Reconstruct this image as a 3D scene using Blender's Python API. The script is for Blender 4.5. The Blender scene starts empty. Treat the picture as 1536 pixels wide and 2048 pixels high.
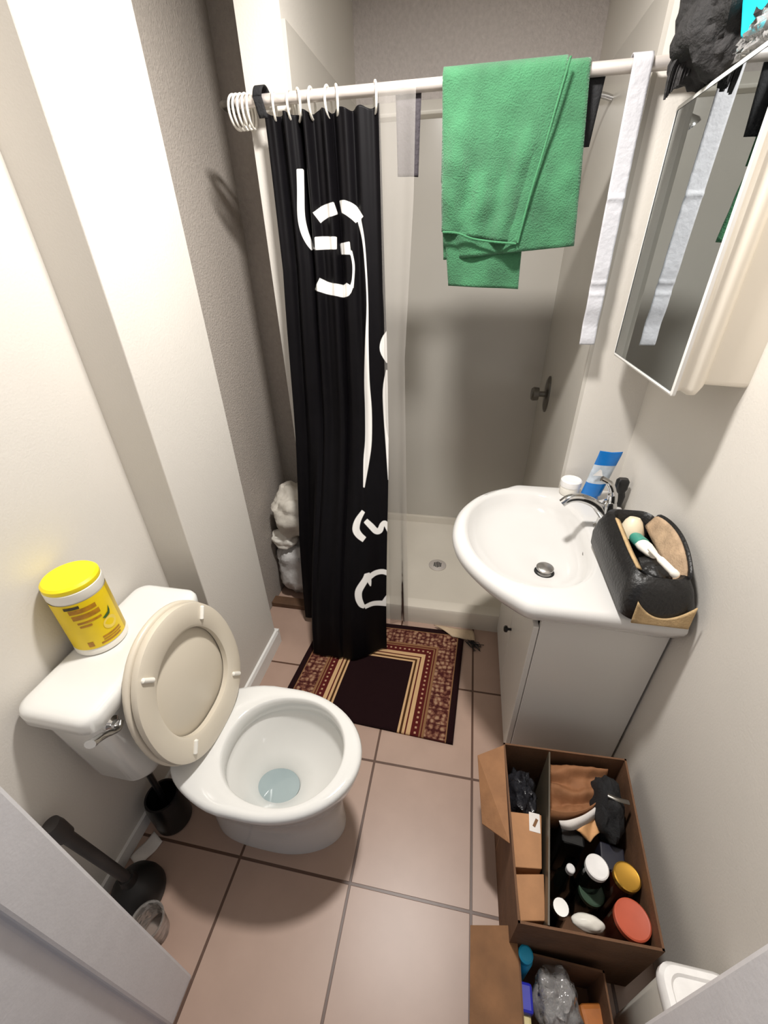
import bpy, math, random
from math import sin, cos, pi, radians, sqrt, atan2, exp
from mathutils import Vector, Matrix, noise
random.seed(7)
scene = bpy.context.scene
COL = scene.collection

# ------------------------------------------------------------------ camera
F_PX, CAM_H = 828.0, 1.58
PITCH, YAW, ROLL = radians(31.676), radians(-11.423), radians(1.4026)
cp, sp, cy, sy = cos(PITCH), sin(PITCH), cos(YAW), sin(YAW)
FWD = Vector((sy*cp, cy*cp, -sp)); RGT = Vector((cy, -sy, 0)); DWN = FWD.cross(RGT)
R2 = cos(ROLL)*RGT + sin(ROLL)*DWN
D2 = -sin(ROLL)*RGT + cos(ROLL)*DWN
CAM = Vector((0, 0, CAM_H))

def at(px, py, ax, val):
    """real-world point seen at a photo pixel, on the plane axis=val"""
    d = R2*((px-768)/F_PX) + D2*((py-1024)/F_PX) + FWD
    return CAM + d*((val-CAM[ax])/d[ax])

def proj(p):
    q = Vector(p)-CAM
    w = q.dot(FWD)
    return 768+F_PX*q.dot(R2)/w, 1024+F_PX*q.dot(D2)/w

cam_data = bpy.data.cameras.new('camera')
cam_data.sensor_fit = 'HORIZONTAL'; cam_data.sensor_width = 36.0
cam_data.lens = 36.0*F_PX/1536.0; cam_data.clip_start = 0.02
cam = bpy.data.objects.new('camera', cam_data); COL.objects.link(cam)
cam.matrix_world = Matrix(((R2.x, -D2.x, -FWD.x, 0), (R2.y, -D2.y, -FWD.y, 0), (R2.z, -D2.z, -FWD.z, CAM_H), (0, 0, 0, 1)))
scene.camera = cam

# ------------------------------------------------------------------ materials
def lin(c):
    return tuple(((v/255)/12.92 if v/255 <= 0.04045 else (((v/255)+0.055)/1.055)**2.4) for v in c)+(1.0,)

def M(name, col, rough=0.5, metal=0.0, var=0.06, scale=12.0, bump=0.0, bscale=60.0, spec=0.5, coat=0.0, sheen=0.0, trans=0.0, detail=3.0):
    m = bpy.data.materials.new(name); m.use_nodes = True
    nt = m.node_tree; n = nt.nodes; l = nt.links
    b = n['Principled BSDF']
    tc = n.new('ShaderNodeTexCoord')
    nz = n.new('ShaderNodeTexNoise'); nz.inputs['Scale'].default_value = scale; nz.inputs['Detail'].default_value = detail
    l.new(tc.outputs['Object'], nz.inputs['Vector'])
    rp = n.new('ShaderNodeValToRGB')
    c = lin(col)
    rp.color_ramp.elements[0].position = 0.3; rp.color_ramp.elements[1].position = 0.7
    rp.color_ramp.elements[0].color = tuple(max(0, v*(1-var)) for v in c[:3])+(1,)
    rp.color_ramp.elements[1].color = tuple(min(1, v*(1+var)) for v in c[:3])+(1,)
    l.new(nz.outputs['Fac'], rp.inputs['Fac']); l.new(rp.outputs['Color'], b.inputs['Base Color'])
    b.inputs['Roughness'].default_value = rough; b.inputs['Metallic'].default_value = metal
    b.inputs['Specular IOR Level'].default_value = spec
    b.inputs['Coat Weight'].default_value = coat; b.inputs['Coat Roughness'].default_value = 0.08
    b.inputs['Sheen Weight'].default_value = sheen; b.inputs['Transmission Weight'].default_value = trans
    if bump:
        n2 = n.new('ShaderNodeTexNoise'); n2.inputs['Scale'].default_value = bscale; n2.inputs['Detail'].default_value = 4
        l.new(tc.outputs['Object'], n2.inputs['Vector'])
        bp = n.new('ShaderNodeBump'); bp.inputs['Strength'].default_value = bump; bp.inputs['Distance'].default_value = 0.01
        l.new(n2.outputs['Fac'], bp.inputs['Height']); l.new(bp.outputs['Normal'], b.inputs['Normal'])
    return m

def M_clear(name, tint=(235, 238, 240), cloud=0.12, gloss_rough=0.08, scale=8.0, bump=0.3, bscale=25, ior=1.5):
    """thin clear film: mostly see-through, glossy, a little milky"""
    m = bpy.data.materials.new(name); m.use_nodes = True
    nt = m.node_tree; n = nt.nodes; l = nt.links
    n.remove(n['Principled BSDF']); out = n['Material Output']
    tr = n.new('ShaderNodeBsdfTransparent'); tr.inputs['Color'].default_value = (0.97, 0.97, 0.97, 1)
    gl = n.new('ShaderNodeBsdfGlossy'); gl.inputs['Roughness'].default_value = gloss_rough
    df = n.new('ShaderNodeBsdfDiffuse'); df.inputs['Color'].default_value = lin(tint)
    tc = n.new('ShaderNodeTexCoord')
    n2 = n.new('ShaderNodeTexNoise'); n2.inputs['Scale'].default_value = bscale
    l.new(tc.outputs['Object'], n2.inputs['Vector'])
    bp = n.new('ShaderNodeBump'); bp.inputs['Strength'].default_value = bump; bp.inputs['Distance'].default_value = 0.02
    l.new(n2.outputs['Fac'], bp.inputs['Height']); l.new(bp.outputs['Normal'], gl.inputs['Normal'])
    fr = n.new('ShaderNodeFresnel'); fr.inputs['IOR'].default_value = ior
    l.new(bp.outputs['Normal'], fr.inputs['Normal'])
    m1 = n.new('ShaderNodeMixShader'); m2 = n.new('ShaderNodeMixShader')
    m1.inputs[0].default_value = cloud
    l.new(tr.outputs[0], m1.inputs[1]); l.new(df.outputs[0], m1.inputs[2])
    l.new(fr.outputs[0], m2.inputs[0]); l.new(m1.outputs[0], m2.inputs[1]); l.new(gl.outputs[0], m2.inputs[2])
    l.new(m2.outputs[0], out.inputs['Surface'])
    return m

WALL = M('wall_paint', (215, 210, 202), 0.55, var=0.02, scale=3, bump=0.08, bscale=180)
WALLR = WALL
CEIL = M('ceiling_paint', (210, 208, 203), 0.7, var=0.02, scale=5, bump=0.15, bscale=120)
TRIM = M('trim_paint', (228, 226, 222), 0.35, var=0.02, scale=8)
JAMB = M('door_jamb_paint', (218, 216, 218), 0.4, var=0.03, scale=20, bump=0.05, bscale=150)
WOODSTRIP = M('wood_strip', (92, 66, 46), 0.6, var=0.2, scale=20)
PORC = M('porcelain', (226, 225, 221), 0.09, var=0.012, scale=5, spec=0.5)
SINKW = M('sink_ceramic', (214, 212, 209), 0.1, var=0.01, scale=5)
SEATM = M('seat_plastic', (214, 204, 186), 0.33, var=0.02, scale=6)
CHROME = M('chrome', (205, 205, 205), 0.14, 1.0, var=0.05, scale=20)
DULL = M('dull_metal', (120, 116, 110), 0.35, 0.9, var=0.08, scale=20)
RODM = M('satin_rod', (222, 214, 208), 0.42, 0.55, var=0.03, scale=20)
STEEL = M('brushed_steel', (176, 172, 168), 0.32, 1.0, var=0.06, scale=40)
WATER = M('bowl_water', (150, 164, 166), 0.03, var=0.05, scale=10, spec=0.6)
YEL = M('yellow_plastic', (250, 226, 20), 0.4, var=0.03, scale=8)
YLAB = M('yellow_label', (236, 204, 6), 0.4, var=0.06, scale=14)
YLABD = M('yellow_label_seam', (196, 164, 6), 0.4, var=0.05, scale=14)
INKB = M('label_brown_ink', (178, 122, 8), 0.45, var=0.25, scale=90)
INKD = M('label_dark_ink', (60, 48, 20), 0.45, var=0.1, scale=40)
LEMON = M('label_lemon', (236, 208, 96), 0.45, var=0.1, scale=40)
LEAFG = M('label_leaf', (52, 92, 40), 0.45, var=0.15, scale=60)
WHITEP = M('white_plastic', (240, 236, 226), 0.35, var=0.02, scale=10)
WHITEB = M('white_bag', (214, 208, 196), 0.4, var=0.08, scale=9, bump=0.5, bscale=22)
WHITEB2 = M('white_bag_thin', (196, 194, 192), 0.35, var=0.1, scale=12, bump=0.6, bscale=30)
GREEN = M('green_terry', (50, 106, 70), 0.9, var=0.25, scale=14, bump=0.5, bscale=260, sheen=0.25, detail=6)
GREEND = M('green_hem', (58, 116, 78), 0.9, var=0.1, scale=30, bump=0.3, bscale=300)
BLACKC = M('black_cloth', (24, 24, 26), 0.85, var=0.2, scale=30, bump=0.3, bscale=150)
MAUVE = M('mauve_grey_sheet', (58, 53, 58), 0.85, var=0.12, scale=25, bump=0.3, bscale=120)
STRAPM = M('white_strap', (184, 183, 187), 0.6, var=0.03, scale=30, bump=0.25, bscale=60)
BACKW2 = M('textured_wall_paint', (206, 198, 194), 0.75, var=0.07, scale=70, bump=0.5, bscale=120, detail=6)
SURR = M('shower_acrylic', (196, 191, 182), 0.22, var=0.015, scale=4, spec=0.5)
PANM = M('shower_pan_acrylic', (214, 206, 192), 0.3, var=0.02, scale=6)
BACKW = M('nook_wall_grey', (168, 160, 152), 0.75, var=0.06, scale=60, bump=0.4, bscale=140, detail=6)  # nook walls, a darker grey than the other walls
VAN = M('vanity_laminate', (218, 215, 209), 0.35, var=0.012, scale=5)
VANEDGE = M('vanity_edge', (210, 206, 198), 0.4, var=0.02, scale=5)
BLACKP = M('black_plastic', (18, 18, 19), 0.3, var=0.15, scale=20)
BLACKR = M('black_rubber', (22, 20, 19), 0.5, var=0.15, scale=20)
BLACKL = M('black_leatherette', (19, 18, 18), 0.42, var=0.18, scale=14, bump=0.25, bscale=120)
BLACKG = M('black_lining', (12, 12, 12), 0.5, var=0.2, scale=20)
TAN = M('tan_suede', (186, 158, 116), 0.85, var=0.2, scale=30, bump=0.3, bscale=200)
TAN2 = M('tan_suede_lining', (176, 150, 122), 0.85, var=0.25, scale=24, bump=0.3, bscale=200)
BLUE = M('blue_plastic', (20, 112, 190), 0.25, var=0.08, scale=30)
BLUEG = M('pale_blue_label', (186, 196, 206), 0.3, var=0.18, scale=45)
TEAL = M('teal_cap', (70, 150, 132), 0.35, var=0.1, scale=30)
CREAM = M('cream_plastic', (232, 218, 190), 0.4, var=0.04, scale=20)
CABP = M('cabinet_plastic', (236, 228, 214), 0.35, var=0.02, scale=5)
CARDB = M('cardboard_dark', (104, 72, 48), 0.8, var=0.15, scale=18, bump=0.15, bscale=90)
CARD = M('cardboard', (146, 104, 70), 0.8, var=0.1, scale=25, bump=0.15, bscale=90)
CARDD = M('cardboard_stained', (128, 90, 58), 0.8, var=0.2, scale=14, bump=0.15, bscale=90)
CARDL = M('cardboard_light', (176, 128, 88), 0.75, var=0.08, scale=25, bump=0.1, bscale=90)
TAPE = M('grey_tape', (84, 76, 64), 0.35, var=0.1, scale=30)
KRAFT = M('brown_kraft_paper', (142, 96, 62), 0.8, var=0.1, scale=25, bump=0.2, bscale=40)
PEACH = M('peach_paper', (226, 172, 118), 0.7, var=0.12, scale=40, bump=0.2, bscale=60)
WPAPER = M('white_paper', (228, 222, 216), 0.7, var=0.04, scale=30, bump=0.2, bscale=40)
GOLD = M('gold_lid', (196, 150, 60), 0.25, 0.75, var=0.08, scale=30)
REDL = M('red_lid', (190, 88, 62), 0.45, var=0.05, scale=30)
WLID = M('white_lid', (238, 236, 234), 0.4, var=0.05, scale=40)
GLID = M('dark_green_lid', (62, 84, 66), 0.45, var=0.08, scale=30)
DKGLASS = M('dark_bottle_glass', (14, 18, 15), 0.1, var=0.2, scale=15)
DKPLUM = M('dark_jar_glass', (58, 26, 18), 0.15, var=0.2, scale=15)
DKBLUE = M('dark_navy_plastic', (34, 34, 46), 0.4, var=0.1, scale=20)
DKBAG = M('dark_plastic_bag', (44, 44, 48), 0.14, var=0.2, scale=20, bump=1.0, bscale=28)
CYAN = M('cyan_plastic', (40, 170, 214), 0.3, var=0.06, scale=20)
CYANP = M('cyan_packet', (34, 200, 220), 0.35, var=0.12, scale=18)
RBLUE = M('royal_blue_plastic', (40, 44, 170), 0.35, var=0.1, scale=20)
ORANGE = M('orange_packet', (176, 104, 42), 0.5, var=0.2, scale=25)
BEIGE = M('rug_backing', (190, 168, 140), 0.9, var=0.08, scale=30, bump=0.3, bscale=200)
YCREAM = M('cream_packet', (222, 206, 150), 0.5, var=0.1, scale=25)
BUNDLE = M('black_mesh_fabric', (32, 30, 30), 0.8, var=0.4, scale=26, bump=0.8, bscale=60)
BRUSHG = M('charcoal_plastic', (52, 48, 47), 0.45, var=0.12, scale=20)
CLEARF = M_clear('clear_liner_film', (200, 195, 189), 0.22, gloss_rough=0.25, ior=1.2, bump=0.12, bscale=9)
CLEARB = M_clear('clear_bag_film', (225, 222, 220), 0.3, bump=1.0, bscale=30)
CLEARG = M_clear('clear_cup', (210, 204, 196), 0.2)
CLEARJ = M_clear('clear_jar', (200, 200, 196), 0.12)

def mirror_mat():
    m = M('mirror_silvering', (206, 212, 214), 0.015, 1.0, var=0.0, scale=2)
    return m
MIRROR = mirror_mat()

def tile_mat():
    m = bpy.data.materials.new('floor_tile'); m.use_nodes = True
    nt = m.node_tree; n = nt.nodes; l = nt.links; b = n['Principled BSDF']
    tc = n.new('ShaderNodeTexCoord'); mp = n.new('ShaderNodeMapping')
    mp.inputs['Location'].default_value = (-0.1345, -0.4335, 0)
    l.new(tc.outputs['Object'], mp.inputs['Vector'])
    bk = n.new('ShaderNodeTexBrick'); bk.offset = 0.0; bk.squash = 1.0
    bk.inputs['Scale'].default_value = 1.0
    bk.inputs['Brick Width'].default_value = 0.3525; bk.inputs['Row Height'].default_value = 0.3545
    bk.inputs['Mortar Size'].default_value = 0.0045; bk.inputs['Mortar Smooth'].default_value = 0.25
    bk.inputs['Color1'].default_value = lin((176, 149, 133)); bk.inputs['Color2'].default_value = lin((170, 143, 128))
    bk.inputs['Mortar'].default_value = lin((88, 62, 48))
    l.new(mp.outputs[0], bk.inputs['Vector'])
    nz = n.new('ShaderNodeTexNoise'); nz.inputs['Scale'].default_value = 9; nz.inputs['Detail'].default_value = 5
    l.new(tc.outputs['Object'], nz.inputs['Vector'])
    rp = n.new('ShaderNodeValToRGB'); rp.color_ramp.elements[0].color = (0.86, 0.85, 0.84, 1); rp.color_ramp.elements[1].color = (1.06, 1.06, 1.06, 1)
    l.new(nz.outputs['Fac'], rp.inputs['Fac'])
    mx = n.new('ShaderNodeMix'); mx.data_type = 'RGBA'; mx.blend_type = 'MULTIPLY'; mx.inputs[0].default_value = 1
    l.new(bk.outputs['Color'], mx.inputs[6]); l.new(rp.outputs['Color'], mx.inputs[7])
    l.new(mx.outputs[2], b.inputs['Base Color'])
    b.inputs['Roughness'].default_value = 0.38
    bp = n.new('ShaderNodeBump'); bp.inputs['Strength'].default_value = 0.5; bp.inputs['Distance'].default_value = 0.004; bp.invert = True
    l.new(bk.outputs['Fac'], bp.inputs['Height']); l.new(bp.outputs['Normal'], b.inputs['Normal'])
    return m
TILE = tile_mat()

RUG_W, RUG_L = 0.72, 0.56
def rug_mat():
    m = bpy.data.materials.new('rug_weave'); m.use_nodes = True
    nt = m.node_tree; n = nt.nodes; l = nt.links; b = n['Principled BSDF']
    uv = n.new('ShaderNodeUVMap'); uv.uv_map = 'UVMap'
    sx = n.new('ShaderNodeSeparateXYZ'); l.new(uv.outputs[0], sx.inputs[0])
    def math(op, a, bb=None):
        k = n.new('ShaderNodeMath'); k.operation = op
        for i, v in enumerate((a, bb)):
            if v is None: continue
            if isinstance(v, (int, float)): k.inputs[i].default_value = v
            else: l.new(v, k.inputs[i])
        return k.outputs[0]
    U, V = sx.outputs[0], sx.outputs[1]              # metres
    dl = U; dr = math('SUBTRACT', RUG_W, U); db = math('SUBTRACT', RUG_L, V)
    d = math('MINIMUM', math('MINIMUM', dl, dr), db)
    along_side = math('LESS_THAN', math('MINIMUM', dl, dr), db)   # 1 on side borders
    t = math('ADD', math('MULTIPLY', along_side, V), math('MULTIPLY', math('SUBTRACT', 1.0, along_side), U))
    rp = n.new('ShaderNodeValToRGB'); rp.color_ramp.interpolation = 'CONSTANT'
    l.new(math('MULTIPLY', d, 4.0), rp.inputs['Fac'])
    dark = lin((30, 10, 12)); mar = lin((82, 26, 24)); cream = lin((196, 160, 118)); gold = lin((132, 96, 66)); brown = lin((70, 42, 22))
    stops = [(0, dark), (0.026, gold), (0.031, mar), (0.112, gold), (0.122, mar), (0.126, gold), (0.132, mar), (0.166, cream), (0.182, mar), (0.188, cream), (0.199, brown), (0.203, brown), (0.208, cream), (0.216, dark), (0.22, lin((26, 8, 10)))]
    el = rp.color_ramp.elements
    while len(el) > 1: el.remove(el[0])
    el[0].position = 0; el[0].color = stops[0][1]
    for p, c in stops[1:]:
        e = el.new(p*4.0); e.color = c
    # floral band motif
    cmb = n.new('ShaderNodeCombineXYZ'); l.new(t, cmb.inputs[0]); l.new(d, cmb.inputs[1])
    vo = n.new('ShaderNodeTexVoronoi'); vo.inputs['Scale'].default_value = 48; vo.inputs['Randomness'].default_value = 0.55
    l.new(cmb.outputs[0], vo.inputs['Vector'])
    nz = n.new('ShaderNodeTexNoise'); nz.inputs['Scale'].default_value = 95; nz.inputs['Detail'].default_value = 3
    l.new(cmb.outputs[0], nz.inputs['Vector'])
    fl = n.new('ShaderNodeValToRGB'); fl.color_ramp.interpolation = 'LINEAR'
    e = fl.color_ramp.elements; e[0].position = 0.36; e[0].color = lin((158, 126, 100)); e[1].position = 0.60; e[1].color = lin((66, 28, 26))
    x = e.new(0.47); x.color = lin((120, 78, 62))
    l.new(math('ADD', math('MULTIPLY', vo.outputs['Distance'], 0.55), math('MULTIPLY', nz.outputs['Fac'], 0.45)), fl.inputs['Fac'])
    inb = math('MULTIPLY', math('GREATER_THAN', d, 0.031), math('LESS_THAN', d, 0.112))
    mx = n.new('ShaderNodeMix'); mx.data_type = 'RGBA'; l.new(inb, mx.inputs[0]); l.new(rp.outputs['Color'], mx.inputs[6]); l.new(fl.outputs['Color'], mx.inputs[7])
    # thin dividers across the floral band
    fr = math('FRACT', math('DIVIDE', t, 0.062))
    div = math('MULTIPLY', math('LESS_THAN', fr, 0.06), inb)
    mx2 = n.new('ShaderNodeMix'); mx2.data_type = 'RGBA'; l.new(div, mx2.inputs[0]); l.new(mx.outputs[2], mx2.inputs[6]); mx2.inputs[7].default_value = lin((74, 34, 30))
    # dotted maroon band
    fd = math('FRACT', math('DIVIDE', t, 0.022))
    dots = math('MULTIPLY', math('LESS_THAN', math('ABSOLUTE', math('SUBTRACT', fd, 0.5)), 0.2),
                math('LESS_THAN', math('ABSOLUTE', math('SUBTRACT', d, 0.148)), 0.004))
    mx3 = n.new('ShaderNodeMix'); mx3.data_type = 'RGBA'; l.new(dots, mx3.inputs[0]); l.new(mx2.outputs[2], mx3.inputs[6]); mx3.inputs[7].default_value = lin((180, 140, 110))
    l.new(mx3.outputs[2], b.inputs['Base Color'])
    b.inputs['Roughness'].default_value = 0.95; b.inputs['Specular IOR Level'].default_value = 0.15
    wv = n.new('ShaderNodeTexNoise'); wv.inputs['Scale'].default_value = 500; l.new(uv.outputs[0], wv.inputs['Vector'])
    bp = n.new('ShaderNodeBump'); bp.inputs['Strength'].default_value = 0.4; bp.inputs['Distance'].default_value = 0.003
    l.new(wv.outputs['Fac'], bp.inputs['Height']); l.new(bp.outputs['Normal'], b.inputs['Normal'])
    return m
RUG = rug_mat()

def curtain_mat():
    m = bpy.data.materials.new('black_curtain_print'); m.use_nodes = True
    nt = m.node_tree; n = nt.nodes; l = nt.links; b = n['Principled BSDF']
    a = n.new('ShaderNodeAttribute'); a.attribute_name = 'ink'
    mr = n.new('ShaderNodeMapRange'); mr.inputs['From Min'].default_value = 0.6; mr.inputs['From Max'].default_value = -0.6
    l.new(a.outputs['Fac'], mr.inputs['Value'])
    nz = n.new('ShaderNodeTexNoise'); nz.inputs['Scale'].default_value = 20
    tc = n.new('ShaderNodeTexCoord'); l.new(tc.outputs['Object'], nz.inputs['Vector'])
    rp = n.new('ShaderNodeValToRGB'); rp.color_ramp.elements[0].color = lin((7, 6, 8)); rp.color_ramp.elements[1].color = lin((13, 11, 14))
    l.new(nz.outputs['Fac'], rp.inputs['Fac'])
    mx = n.new('ShaderNodeMix'); mx.data_type = 'RGBA'
    l.new(mr.outputs[0], mx.inputs[0]); l.new(rp.outputs['Color'], mx.inputs[6]); mx.inputs[7].default_value = lin((236, 234, 230))
    l.new(mx.outputs[2], b.inputs['Base Color'])
    b.inputs['Roughness'].default_value = 0.55; b.inputs['Specular IOR Level'].default_value = 0.12
    return m
CURT = curtain_mat()

# ------------------------------------------------------------------ mesh builder
class MB:
    def __init__(s): s.v = []; s.f = []
    def add(s, vs, fs):
        o = len(s.v); s.v += [Vector(p) for p in vs]; s.f += [tuple(i+o for i in f) for f in fs]
        return s
    def box(s, a, b):
        (x0, y0, z0), (x1, y1, z1) = a, b
        return s.add([(x0,y0,z0),(x1,y0,z0),(x1,y1,z0),(x0,y1,z0),(x0,y0,z1),(x1,y0,z1),(x1,y1,z1),(x0,y1,z1)],
                     [(0,3,2,1),(4,5,6,7),(0,1,5,4),(1,2,6,5),(2,3,7,6),(3,0,4,7)])
    def obox(s, c, size, mat3=None, rot=None):
        hx, hy, hz = [k/2 for k in size]; c = Vector(c)
        R = mat3 if mat3 is not None else (Matrix.Rotation(rot, 3, 'Z') if rot else Matrix.Identity(3))
        vs = [c+R@Vector((sx*hx, sy_*hy, sz*hz)) for sz in (-1, 1) for sx, sy_ in ((-1,-1),(1,-1),(1,1),(-1,1))]
        return s.add(vs, [(0,3,2,1),(4,5,6,7),(0,1,5,4),(1,2,6,5),(2,3,7,6),(3,0,4,7)])
    def slab(s, quad, nrm, th):
        """a thin board: quad of four corners pushed by th along nrm"""
        q = [Vector(p) for p in quad]; d = Vector(nrm).normalized()*th
        return s.add(q+[p+d for p in q], [(0,3,2,1),(4,5,6,7),(0,1,5,4),(1,2,6,5),(2,3,7,6),(3,0,4,7)])
    def loft(s, rings, cap0=True, cap1=True, closed=True):
        n = len(rings[0]); vs = [p for r in rings for p in r]; fs = []
        for i in range(len(rings)-1):
            for j in range(n if closed else n-1):
                k = (j+1) % n
                fs.append((i*n+j, i*n+k, (i+1)*n+k, (i+1)*n+j))
        if cap0: fs.append(tuple(range(n-1, -1, -1)))
        if cap1: fs.append(tuple((len(rings)-1)*n+j for j in range(n)))
        return s.add(vs, fs)
    def lathe(s, prof, c, axis=(0, 0, 1), n=32, cap0=True, cap1=True):
        A = Vector(axis).normalized(); q = A.to_track_quat('Z', 'Y'); c = Vector(c)
        rings = [[c+q@Vector((r*cos(2*pi*j/n), r*sin(2*pi*j/n), z)) for j in range(n)] for r, z in prof]
        return s.loft(rings, cap0, cap1)
    def tube(s, pts, rad, n=12, caps=True, flat=1.0):
        pts = [Vector(p) for p in pts]; rings = []
        if not hasattr(rad, '__len__'): rad = [rad]*len(pts)
        up = None
        for i, p in enumerate(pts):
            t = (pts[min(i+1, len(pts)-1)]-pts[max(i-1, 0)]).normalized()
            if up is None:
                up = Vector((0, 0, 1)) if abs(t.z) < 0.9 else Vector((1, 0, 0))
            sd = t.cross(up).normalized(); up = sd.cross(t).normalized()
            rings.append([p+(sd*cos(2*pi*j/n)+up*flat*sin(2*pi*j/n))*rad[i] for j in range(n)])
        return s.loft(rings, caps, caps)
    def grid(s, fn, nu, nv):
        vs = [fn(i/nu, j/nv) for j in range(nv+1) for i in range(nu+1)]
        fs = [(j*(nu+1)+i, j*(nu+1)+i+1, (j+1)*(nu+1)+i+1, (j+1)*(nu+1)+i) for j in range(nv) for i in range(nu)]
        return s.add(vs, fs)
    def torus(s, c, axis, R, r, n=28, m=10):
        q = Vector(axis).normalized().to_track_quat('Z', 'Y'); c = Vector(c); vs = []; fs = []
        for i in range(n):
            a = 2*pi*i/n
            for j in range(m):
                b = 2*pi*j/m
                vs.append(c+q@Vector(((R+r*cos(b))*cos(a), (R+r*cos(b))*sin(a), r*sin(b))))
        for i in range(n):
            for j in range(m):
                fs.append((i*m+j, ((i+1) % n)*m+j, ((i+1) % n)*m+(j+1) % m, i*m+(j+1) % m))
        return s.add(vs, fs)
    def blob(s, c, rad, seed=0, amp=0.15, freq=3.0, nu=36, nv=24, zmin=None, power=1.0):
        c = Vector(c); rad = Vector(rad); rings = []
        off = Vector((seed*13.7, seed*7.3, seed*3.1))
        for j in range(1, nv):
            th = pi*j/nv; ring = []
            for i in range(nu):
                ph = 2*pi*i/nu
                d = Vector((sin(th)*cos(ph), sin(th)*sin(ph), -cos(th)))
                e = Vector([math.copysign(abs(k)**power, k) for k in d])
                k = 1+amp*noise.noise(d*freq+off)+amp*0.6*abs(noise.noise(d*freq*2.3+off))
                p = c+Vector((e.x*rad.x, e.y*rad.y, e.z*rad.z))*k
                if zmin is not None: p.z = max(p.z, zmin)
                ring.append(p)
            rings.append(ring)
        return s.loft(rings)

def empty(name, loc):
    o = bpy.data.objects.new(name, None); COL.objects.link(o); o.location = loc; o.empty_display_size = 0.05
    return o

def root_loc(o):
    v = Vector((0, 0, 0))
    while o: v += o.location; o = o.parent
    return v

def obj(name, mb, mat, parent=None, loc=None, smooth=True, bevel=0, sub=0, seg=2, solid=0, angle=40):
    """link a builder as ONE mesh object; its origin sits at its base (or at the parent's base)"""
    if parent is not None: base = root_loc(parent)
    elif loc is not None: base = Vector(loc)
    else:
        xs, ys, zs = zip(*[(p.x, p.y, p.z) for p in mb.v])
        base = Vector(((min(xs)+max(xs))/2, (min(ys)+max(ys))/2, min(zs)))
    me = bpy.data.meshes.new(name)
    me.from_pydata([p-base for p in mb.v], [], mb.f); me.update()
    o = bpy.data.objects.new(name, me); COL.objects.link(o)
    me.materials.append(mat)
    if parent is not None: o.parent = parent
    else: o.location = base
    if bevel:
        b = o.modifiers.new('bevel', 'BEVEL'); b.width = bevel; b.segments = seg; b.limit_method = 'ANGLE'; b.angle_limit = radians(35)
    if solid:
        k = o.modifiers.new('solid', 'SOLIDIFY'); k.thickness = solid; k.offset = 0
    if sub:
        k = o.modifiers.new('sub', 'SUBSURF'); k.levels = sub; k.render_levels = sub
    if smooth:
        for p in me.polygons: p.use_smooth = True
        try: me.set_sharp_from_angle(angle=radians(angle))
        except Exception: pass
    return o

def tag(o, label, cat, group=None):
    o['label'] = label; o['category'] = cat
    if group: o['group'] = group
    return o

def struct(name, mb, mat, label=None, **k):
    o = obj(name, mb, mat, **k); o['kind'] = 'structure'
    if label: o['label'] = label
    return o

def rrect(x0, x1, y0, y1, r, z, n=6):
    out = []
    for (cx, cy_, a0) in ((x1-r, y1-r, 0), (x0+r, y1-r, 90), (x0+r, y0+r, 180), (x1-r, y0+r, 270)):
        for i in range(n+1):
            a = radians(a0+90*i/n); out.append(Vector((cx+r*cos(a), cy_+r*sin(a), z)))
    return out

def smooth_path(pts, n=8, closed=False):
    P = [Vector(p) for p in pts]; out = []
    N = len(P)
    for i in range(N if closed else N-1):
        if closed: p0, p1, p2, p3 = P[(i-1) % N], P[i], P[(i+1) % N], P[(i+2) % N]
        else: p0, p1, p2, p3 = P[max(i-1, 0)], P[i], P[i+1], P[min(i+2, N-1)]
        for k in range(n):
            t = k/n
            out.append(0.5*((2*p1)+(p2-p0)*t+(2*p0-5*p1+4*p2-p3)*t*t+(3*p1-p0-3*p2+p3)*t**3))
    if not closed: out.append(P[-1])
    return out

def sstep(a, b, x):
    t = min(1, max(0, (x-a)/(b-a))); return t*t*(3-2*t)

# ------------------------------------------------------------------ room constants
XL, XR = -0.92, 0.60
XCH, YC0, YC1 = -0.792, 0.893, 1.247     # pillar
YJ = 1.54                                # plane of the shower opening
YB = 2.36                                # back of the shower
SXL, SXR = -0.545, 0.393                 # shower inside faces
ZC = 2.45
YD0, YD1 = 0.092, 0.18                   # door wall thickness
DXL, DXR = -0.574, 0.315                 # door opening

struct('floor', MB().box((-1.3, -1.2, -0.05), (1.0, 2.5, 0)), TILE, smooth=False, loc=(0, 0, 0))
struct('ceiling', MB().box((-1.1, -0.14, ZC), (0.8, 2.5, ZC+0.05)), CEIL, smooth=False)
struct('wall_left', MB().box((XL-0.1, YD1, 0), (XL, YC0+0.1, ZC)), WALL, smooth=False)
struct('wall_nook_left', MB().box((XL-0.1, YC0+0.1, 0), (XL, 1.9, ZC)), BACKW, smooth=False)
struct('wall_left_pillar', MB().box((XL-0.02, YC0, 0), (XCH, YC1, ZC)), WALL, bevel=0.003, smooth=False)
struct('wall_right', MB().box((XR, YD1, 0), (XR+0.1, YJ, ZC)), WALL, smooth=False)
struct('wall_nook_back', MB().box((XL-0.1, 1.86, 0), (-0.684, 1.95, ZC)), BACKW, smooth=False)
struct('wall_nook_right', MB().box((-0.684, YJ, 0), (SXL-0.012, YB+0.1, ZC)), WALL, smooth=False)
struct('wall_shower_right', MB().box((SXR+0.012, YJ, 0), (XR+0.1, YB+0.1, ZC)), WALL, smooth=False)
struct('wall_back', MB().box((SXL-0.012, YB+0.012, 0), (SXR+0.012, YB+0.1, ZC)), BACKW2, smooth=False)
YH, RB = -0.14, 0.018                    # hall side of the wall, depth of the rebate in the jamb
fw = MB()
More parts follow.
